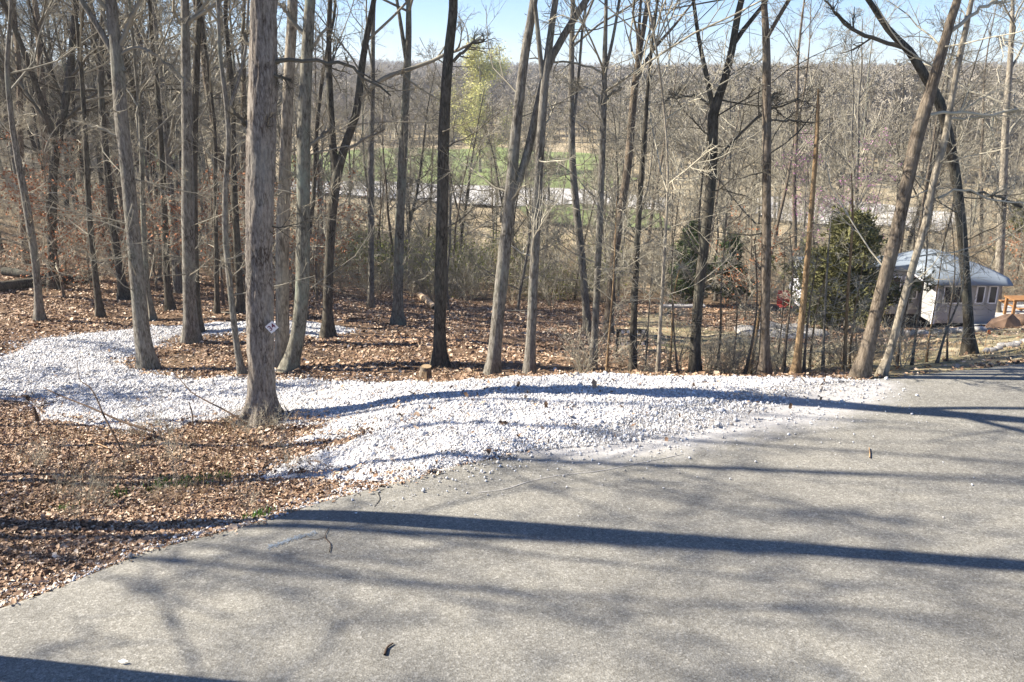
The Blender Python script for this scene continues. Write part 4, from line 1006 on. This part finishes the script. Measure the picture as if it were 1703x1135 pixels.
pr_v = np.array([(-.75, -.1, -.1), (-.3, -.42, -.1), (.35, -.38, -.1), (.62, 0, -.1), (.2, .45, -.1), (-.5, .35, -.1), (-.45, -.12, .22), (-.08, -.2, .40), (.12, -.08, .52), (.38, -.1, .30), (.1, .25, .42), (-.35, .2, .26)])
o = mesh_obj('rock', [tuple(v) for v in pr_v], [(0, 1, 6), (1, 7, 6), (1, 2, 7), (2, 8, 7), (2, 9, 8), (2, 3, 9), (3, 4, 9), (4, 10, 9), (4, 5, 10), (5, 11, 10), (5, 0, 11), (0, 6, 11), (6, 7, 11), (7, 10, 11), (7, 8, 10), (8, 9, 10)], M['rock']); o.location = (pk[0], 26.0, pz)
tag(o, 'large peaked brown rock at the edge of the camper pad', 'rock')
rock('rock', 1703, 530, 27.5, (.8, .6, .55), M['rock'], 'brown rock cut off by the right edge of the picture', seed=4)
SL = [(1262, 566, 24, 1.3), (1295, 553, 25.5, 1.2), (1318, 560, 24.8, .9), (1345, 562, 24.4, 1.3), (1240, 561, 24.9, .7), (1302, 569, 23.6, 1.5), (1325, 549, 26.2, .8), (1280, 545, 26.5, .6)]
for k, (px, py, Y, s) in enumerate(SL):
    rock('stone_slab', px, py, Y, (s, .7, .28), M['slab'], f'{ORD[k]} flat grey stone of the patio pile left of the cedar', 'stone', 'flat stones of the patio pile', 20 + k)
for k in range(13):
    px = 1640 + k * 5.6 + R.uniform(-3, 3); py = 586 - k * 1.3 + R.uniform(-2.5, 2.5)
    q = hit(px, py); rock('edging_stone', px, py, q[1], (R.uniform(.10, .26), R.uniform(.1, .2), R.uniform(.06, .13)), M['slab'], 'pale edging stone in the low row on the lawn by the road', 'stone', 'edging stones on the lawn', 40 + k, rz=R.uniform(0, 3))
for k in range(16):
    px = 1500 + k * 9 + R.uniform(-3, 3); py = 560 - k * .6
    q = hit(px, py); rock('border_stone', px, py, q[1], (R.uniform(.2, .45), R.uniform(.15, .3), R.uniform(.12, .22)), M['slab'], 'pale border stone along the foot of the camper', 'stone', 'border stones at the camper', 60 + k, rz=R.uniform(0, 3))

# ------------------------------------------------------------------ sign, stump, log, sticks
sp = at(452, 544.5, 12.8 - .2); 
sg = empty('number_sign', tuple(sp), 'small white diamond sign with maroon number nailed to the shaggy trunk', 'sign')
sg.rotation_euler = (math.radians(90), math.radians(0), math.radians(12))
s = .072
b_ = mesh_obj('plate', [(-s, -s, -.003), (s, -s, -.003), (s, s, -.003), (-s, s, -.003), (-s, -s, .003), (s, -s, .003), (s, s, .003), (-s, s, .003)],
              [(3, 2, 1, 0), (4, 5, 6, 7), (0, 1, 5, 4), (1, 2, 6, 5), (2, 3, 7, 6), (3, 0, 4, 7)], M['sign'], sg)
b_.rotation_euler = (0, 0, math.radians(38))
tc = bpy.data.curves.new('numerals', 'FONT'); tc.body = '34'; tc.size = .115; tc.align_x = 'CENTER'; tc.align_y = 'CENTER'; tc.extrude = .001; tc.offset = .002
to = bpy.data.objects.new('numerals', tc); COL.objects.link(to)
dg_ = bpy.context.evaluated_depsgraph_get(); tme = bpy.data.meshes.new_from_object(to.evaluated_get(dg_)); bpy.data.objects.remove(to)
tme.materials.clear(); tme.materials.append(M['signtext'])
tmo = bpy.data.objects.new('numerals', tme); COL.objects.link(tmo); tmo.parent = sg; tmo.location = (0, 0, .0055); tmo.rotation_euler = (0, 0, math.radians(38))

q = hit(708, 633); z = H(q[0], q[1])
st = empty('tree_stump', (q[0], q[1], z), 'short cut stump with a split pale face beside the very dark trunk', 'stump')
tb = Tubes(); tb.add(np.array([(0, 0, -.1), (0, 0, 0), (0, 0, .1), (.01, 0, .22), (.015, 0, .27)]), np.array([.16, .135, .11, .10, .098]), 14); tb.build('trunk', M['bark_brown'], st, True, None, trunk_warp(5, .12))
an = np.arange(14) * 2 * math.pi / 14
mesh_obj('cut_face', [(.015 + .097 * math.cos(a), .097 * math.sin(a), .271 + .01 * math.sin(a)) for a in an], [tuple(range(14))], M['sawn'], st)
mesh_obj('split_face', [(-.085, -.09, .02), (.03, -.125, .0), (.03, -.108, .2), (-.06, -.09, .19), (-.08, -.06, .02), (.03, -.06, 0), (.03, -.06, .2), (-.06, -.06, .19)], [(0, 1, 2, 3), (7, 6, 5, 4), (0, 4, 5, 1), (1, 5, 6, 2), (2, 6, 7, 3), (3, 7, 4, 0)], M['sawn'], st)

def stick(name, pxs, Y0, Y1, w0, w1, mat, label, cat='stick', onground=False, sides=6, lift=.03, zoff=None):
    n = len(pxs); P = []
    for i, (px, py) in enumerate(pxs):
        if onground:
            q = hit(px, py); P.append((q[0], q[1], H(q[0], q[1]) + lift if q[1] > edge_y(q[0]) else float(height(np.array([q[0]]), np.array([q[1]]), False)[0]) + .02 + lift, w0 + (w1 - w0) * i / (n - 1)))
        else:
            Y = Y0 + (Y1 - Y0) * i / (n - 1); p = at(px, py, Y); P.append((*p, w0 + (w1 - w0) * i / (n - 1)))
    Q = catmull(np.array(P), max(8, n * 4)); tb = Tubes(); tb.add(Q[:, :3], Q[:, 3], sides)
    c = Q[0, :3].copy(); v, f = tb.arrays(); o = mesh_obj(name, v - c, f, mat, None, True); o.location = tuple(c)
    return tag(o, label, cat)
stick('fallen_log', [(698, 494), (712, 506), (724, 517)], 0, 0, .13, .12, M['logwood'], 'pale peeled log lying behind the very dark trunk', 'log', True, 10, .1)
stick('fallen_branch', [(256, 718), (205, 702), (150, 678), (100, 658), (72, 645)], 12.0, 13.4, .022, .007, M['stick'], 'long dark fallen branch with its tip raised over the gravel at left', 'branch')
stick('fallen_branch', [(203, 752), (185, 715), (172, 690), (163, 668), (150, 645), (133, 632), (128, 600)], 11.4, 12.6, .017, .005, M['stick'], 'thin dark bent branch crossing the longer fallen branch at left', 'branch')
stick('fallen_branch', [(412, 706), (375, 683), (345, 668), (318, 652), (300, 632), (283, 615)], 12.4, 13.4, .016, .005, M['stick'], 'thin curved branch arching over gravel left of the shaggy trunk', 'branch')
stick('stick', [(321, 708), (320, 690), (314, 668)], 12.4, 12.5, .014, .008, M['stick'], 'short dark upright stick poking from the leaves at the gravel edge', 'stick')
stick('stick', [(484, 692), (472, 674)], 12.6, 12.7, .012, .006, M['stick'], 'short dark stick leaning just right of the shaggy trunk', 'stick')
stick('broken_stub', [(62, 700), (60, 690), (57, 678)], 13.0, 13.0, .045, .015, M['stick'], 'short dark broken stub at the left end of the gravel', 'stub')
stick('twig', [(640, 1096), (645, 1083), (654, 1075)], 0, 0, .011, .007, M['stick'], 'short thick brown twig lying on the asphalt at the bottom', 'twig', True, 6, .008)
stick('twig', [(1446, 766), (1446, 757), (1445, 749)], 0, 0, .008, .006, M['stick_light'], 'small upright tan twig on the asphalt at right', 'twig', True, 6, .01)
stick('twig', [(548, 922), (550, 910), (541, 900), (541, 893), (548, 884)], 0, 0, .005, .003, M['stick'], 'dark crooked twig lying on the asphalt beside the blue paint mark', 'twig', True, 5, .005)
stick('twig', [(514, 905), (528, 902), (540, 899)], 0, 0, .003, .003, M['stick'], 'thin dark side twig touching the crooked twig on the asphalt', 'twig', True, 5, .004)
stick('twig', [(148, 741), (165, 746), (181, 752)], 0, 0, .009, .006, M['stick_light'], 'bare tan stick lying in the leaves near the left edge', 'twig', True, 6, .06)
# ground-litter sticks on the forest floor
for k in range(26):
    px, py = R.uniform(480, 1100), R.uniform(505, 560)
    if k < 12: px, py = R.uniform(20, 420), R.uniform(425, 525)
    d = R.uniform(14, 50)
    stick('fallen_stick', [(px, py), (px + d * .5, py + R.uniform(-2, 2)), (px + d, py + R.uniform(-5, 5))], 0, 0, R.uniform(.015, .035), .01, M[R.choice(['stick', 'logwood', 'twig_light'])], 'fallen stick lying on the forest floor', 'stick', True, 5, .05)['group'] = 'fallen sticks on the forest floor'
# dark bank of fallen logs at far left
stick('fallen_log', [(-40, 492), (60, 478), (150, 470)], 0, 0, .22, .15, M['bark_dark'], 'long dark fallen log across the back of the left clearing', 'log', True, 10, .15)
stick('fallen_log', [(10, 468), (70, 476), (160, 482)], 0, 0, .16, .08, M['bark_dark'], 'dark leaning log crossing the long fallen log at far left', 'log', True, 10, .35)

# little dark marker board on posts seen behind the bank
q = at(1030, 560, 19.5); z = H(q[0], 19.5)
bd = empty('ladder_rack', (q[0], 19.5, z), 'small dark rail with white patches standing beyond the bank', 'rail')
for k, (dx, dy) in enumerate(((-.05, 0), (.32, .25), (.75, .5))): box('post', M['black'], bd, dx - .025, dx + .025, dy - .025, dy + .025, -.1, .62 - k * .08)
for zz in (.52, .22):
    v = [(-.05, -.03, zz), (.75, .47, zz - .14), (.75, .47, zz - .04), (-.05, -.03, zz + .10)]
    mesh_obj('rail', v + [(a, b + .03, c) for a, b, c in v], [(0, 1, 2, 3), (7, 6, 5, 4), (0, 4, 5, 1), (1, 5, 6, 2), (2, 6, 7, 3), (3, 7, 4, 0)], M['black'], bd)
    for t in (.12, .3, .55, .8):
        x0, y0, z0 = -.05 + .8 * t, -.035 + .5 * t, zz - .14 * t
        mesh_obj('white_patch', [(x0, y0 - .004, z0), (x0 + .09, y0 + .052, z0 - .015), (x0 + .09, y0 + .052, z0 + .065), (x0, y0 - .004, z0 + .08)], [(0, 1, 2, 3)], M['trim'], bd)
# bench of flat timber on the lawn
q = hit(1125, 524); z = H(*q)
be = empty('low_bench', (q[0], q[1], z), 'low weathered plank bench on the mossy ground behind the bank', 'bench')
box('seat', M['slab'], be, -.55, 1.1, -.15, .2, .32, .39); box('leg', M['black'], be, -.35, -.25, -.1, .15, -.1, .318); box('leg', M['black'], be, .85, .95, -.1, .15, -.1, .318)
# camp chair left of the camper
q = at(1308, 480, 33); z = H(q[0], 33)
ch = empty('folding_chair', (q[0], 33, z), 'faded red folding chair beside the left end of the camper', 'chair')
box('seat', M['redchair'], ch, -.25, .25, -.25, .25, .42, .46); box('backrest', M['redchair'], ch, -.25, .25, .22, .26, .465, 1.0)
for sx in (-.23, .23):
    for sy in (-.22, .22): box('leg', M['black'], ch, sx - .015, sx + .015, sy - .015, sy + .015, -.1, .418)
# orange flag by the road
q = hit(1638, 578); z = H(*q)
fl = empty('marker_flag', (q[0], q[1], z), 'tiny orange marker flag in the lawn by the road', 'flag')
box('rod', M['stick_light'], fl, -.004, .004, -.004, .004, -.05, .38); box('flag', flat('orange_flag', (.7, .18, .05)), fl, .005, .07, -.002, .002, .3, .38)

# marks on the asphalt
def mark(name, pxs, w, mat, dz, label, kind=None):
    pts = np.array([hit(*p) for p in pxs]); Q = catmull(np.column_stack([pts, np.zeros(len(pts)), np.zeros(len(pts))]), len(pts) * 6)[:, :2]
    T_ = np.gradient(Q, axis=0); T_ /= np.linalg.norm(T_, axis=1, keepdims=True); Nn = np.column_stack([-T_[:, 1], T_[:, 0]])
    ww = w * (1 + .8 * vnoise(np.arange(len(Q)) * .9, np.zeros(len(Q)), 80))[:, None]
    ww[0] *= .2; ww[-1] *= .2
    L_ = Q + Nn * ww / 2; R_ = Q - Nn * ww / 2; V = np.concatenate([L_, R_]); z = height(V[:, 0], V[:, 1], False) + .015 + dz
    n = len(Q); f = np.array([(i, i + 1, n + i + 1, n + i) for i in range(n - 1)])
    o = mesh_obj(name, np.column_stack([V, z]), f, mat); return tag(o, kind='structure')
bq = np.array([hit(*p) for p in [(447, 917), (470, 909), (495, 901), (525, 893)]]); nb_ = 420
tt_ = rng.uniform(0, 3, nb_); ib = np.minimum(tt_.astype(int), 2); bc = bq[ib] + (bq[ib + 1] - bq[ib]) * (tt_ - ib)[:, None] + rng.normal(0, .022, (nb_, 2)) * np.array([1, 1])
bs = rng.uniform(.004, .011, nb_)[:, None]; ba = rng.uniform(0, 6.28, nb_); bu = np.column_stack([np.cos(ba), np.sin(ba)]) * bs; bw = np.column_stack([-np.sin(ba), np.cos(ba)]) * bs * .7
bv = np.stack([bc - bu, bc - bw, bc + bu, bc + bw], 1).reshape(-1, 2)
tag(mesh_obj('blue_paint_mark', np.column_stack([bv, height(bv[:, 0], bv[:, 1], False) + .021 + np.repeat(rng.uniform(0, .0015, nb_), 4)]), np.arange(nb_ * 4).reshape(-1, 4), M['blue']), kind='structure')
mark('asphalt_crack', [(640, 815), (630, 824), (632, 836), (622, 846)], .010, M['crack'], .006, '')
mark('asphalt_crack', [(0, 999), (30, 987), (70, 974), (108, 962)], .02, M['crack'], .006, '')
mark('pale_scrape', [(790, 823), (840, 817), (880, 805), (925, 796), (1000, 786), (1060, 774), (1140, 757)], .012, M['scratch'], .006, '')
q = hit(205, 1107)
o = mesh_obj('pale_leaf', np.array([(-.04, 0, .01), (0, -.015, .004), (.045, .0, .012), (0, .018, .02)]), np.array([(0, 1, 2, 3)]), M['trim']); o.location = (q[0], q[1], .03); tag(o, 'small pale leaf lying on the asphalt at the bottom left', 'leaf')

# grass: green tufts in the leaves at the road's shoulder, straw at tree feet and on the bank
def tufts(name, centers, mat, hgt, n, spread):
    P = []
    for (px, py) in centers:
        q = hit(px, py)
        for k in range(n): P.append((q[0] + R.gauss(0, spread), q[1] + R.gauss(0, spread)))
    P = np.array(P); m = len(P); z = height(P[:, 0], P[:, 1])
    a = rng.uniform(0, 6.28, m); l = rng.uniform(.4, 1.1, m) * hgt; lean = rng.uniform(.1, .6, m) * l; wv = .004 + rng.uniform(0, .003, m)
    b0 = np.column_stack([P, z]); dx = np.column_stack([-np.sin(a), np.cos(a), np.zeros(m)]) * wv[:, None]
    midp = b0 + np.column_stack([np.cos(a) * lean * .3, np.sin(a) * lean * .3, l * .6]); tip = b0 + np.column_stack([np.cos(a) * lean, np.sin(a) * lean, l])
    V = np.stack([b0 - dx, b0 + dx, midp + dx * .7, midp - dx * .7, tip], 1).reshape(-1, 3)
    f = []
    for i in range(m): f += [(5 * i, 5 * i + 1, 5 * i + 2, 5 * i + 3)]
    g_ = [(5 * i + 3, 5 * i + 2, 5 * i + 4) for i in range(m)]
    o = mesh_obj(name, [tuple(v) for v in V], f + g_, mat); return tag(o, kind='stuff')
tufts('green_grass', [(262, 812), (270, 808), (320, 803), (345, 800), (372, 795), (300, 806), (105, 850), (425, 862), (435, 860), (200, 825)], M['tuft'], .10, 45, .07)
tufts('dry_grass', [(R.uniform(0, 420), R.uniform(725, 850)) for _ in range(60)] + [(R.uniform(30, 480), R.uniform(700, 730)) for _ in range(22)], M['straw'], .16, 16, .16)
tufts('bank_grass', [(R.uniform(950, 1400), 624) for _ in range(60)] + [(R.uniform(1450, 1700), R.uniform(572, 596)) for _ in range(50)] + [(248, 612), (402, 616), (731, 616), (470, 612), (750, 622), (220, 608)] * 3, M['straw'], .11, 14, .25)
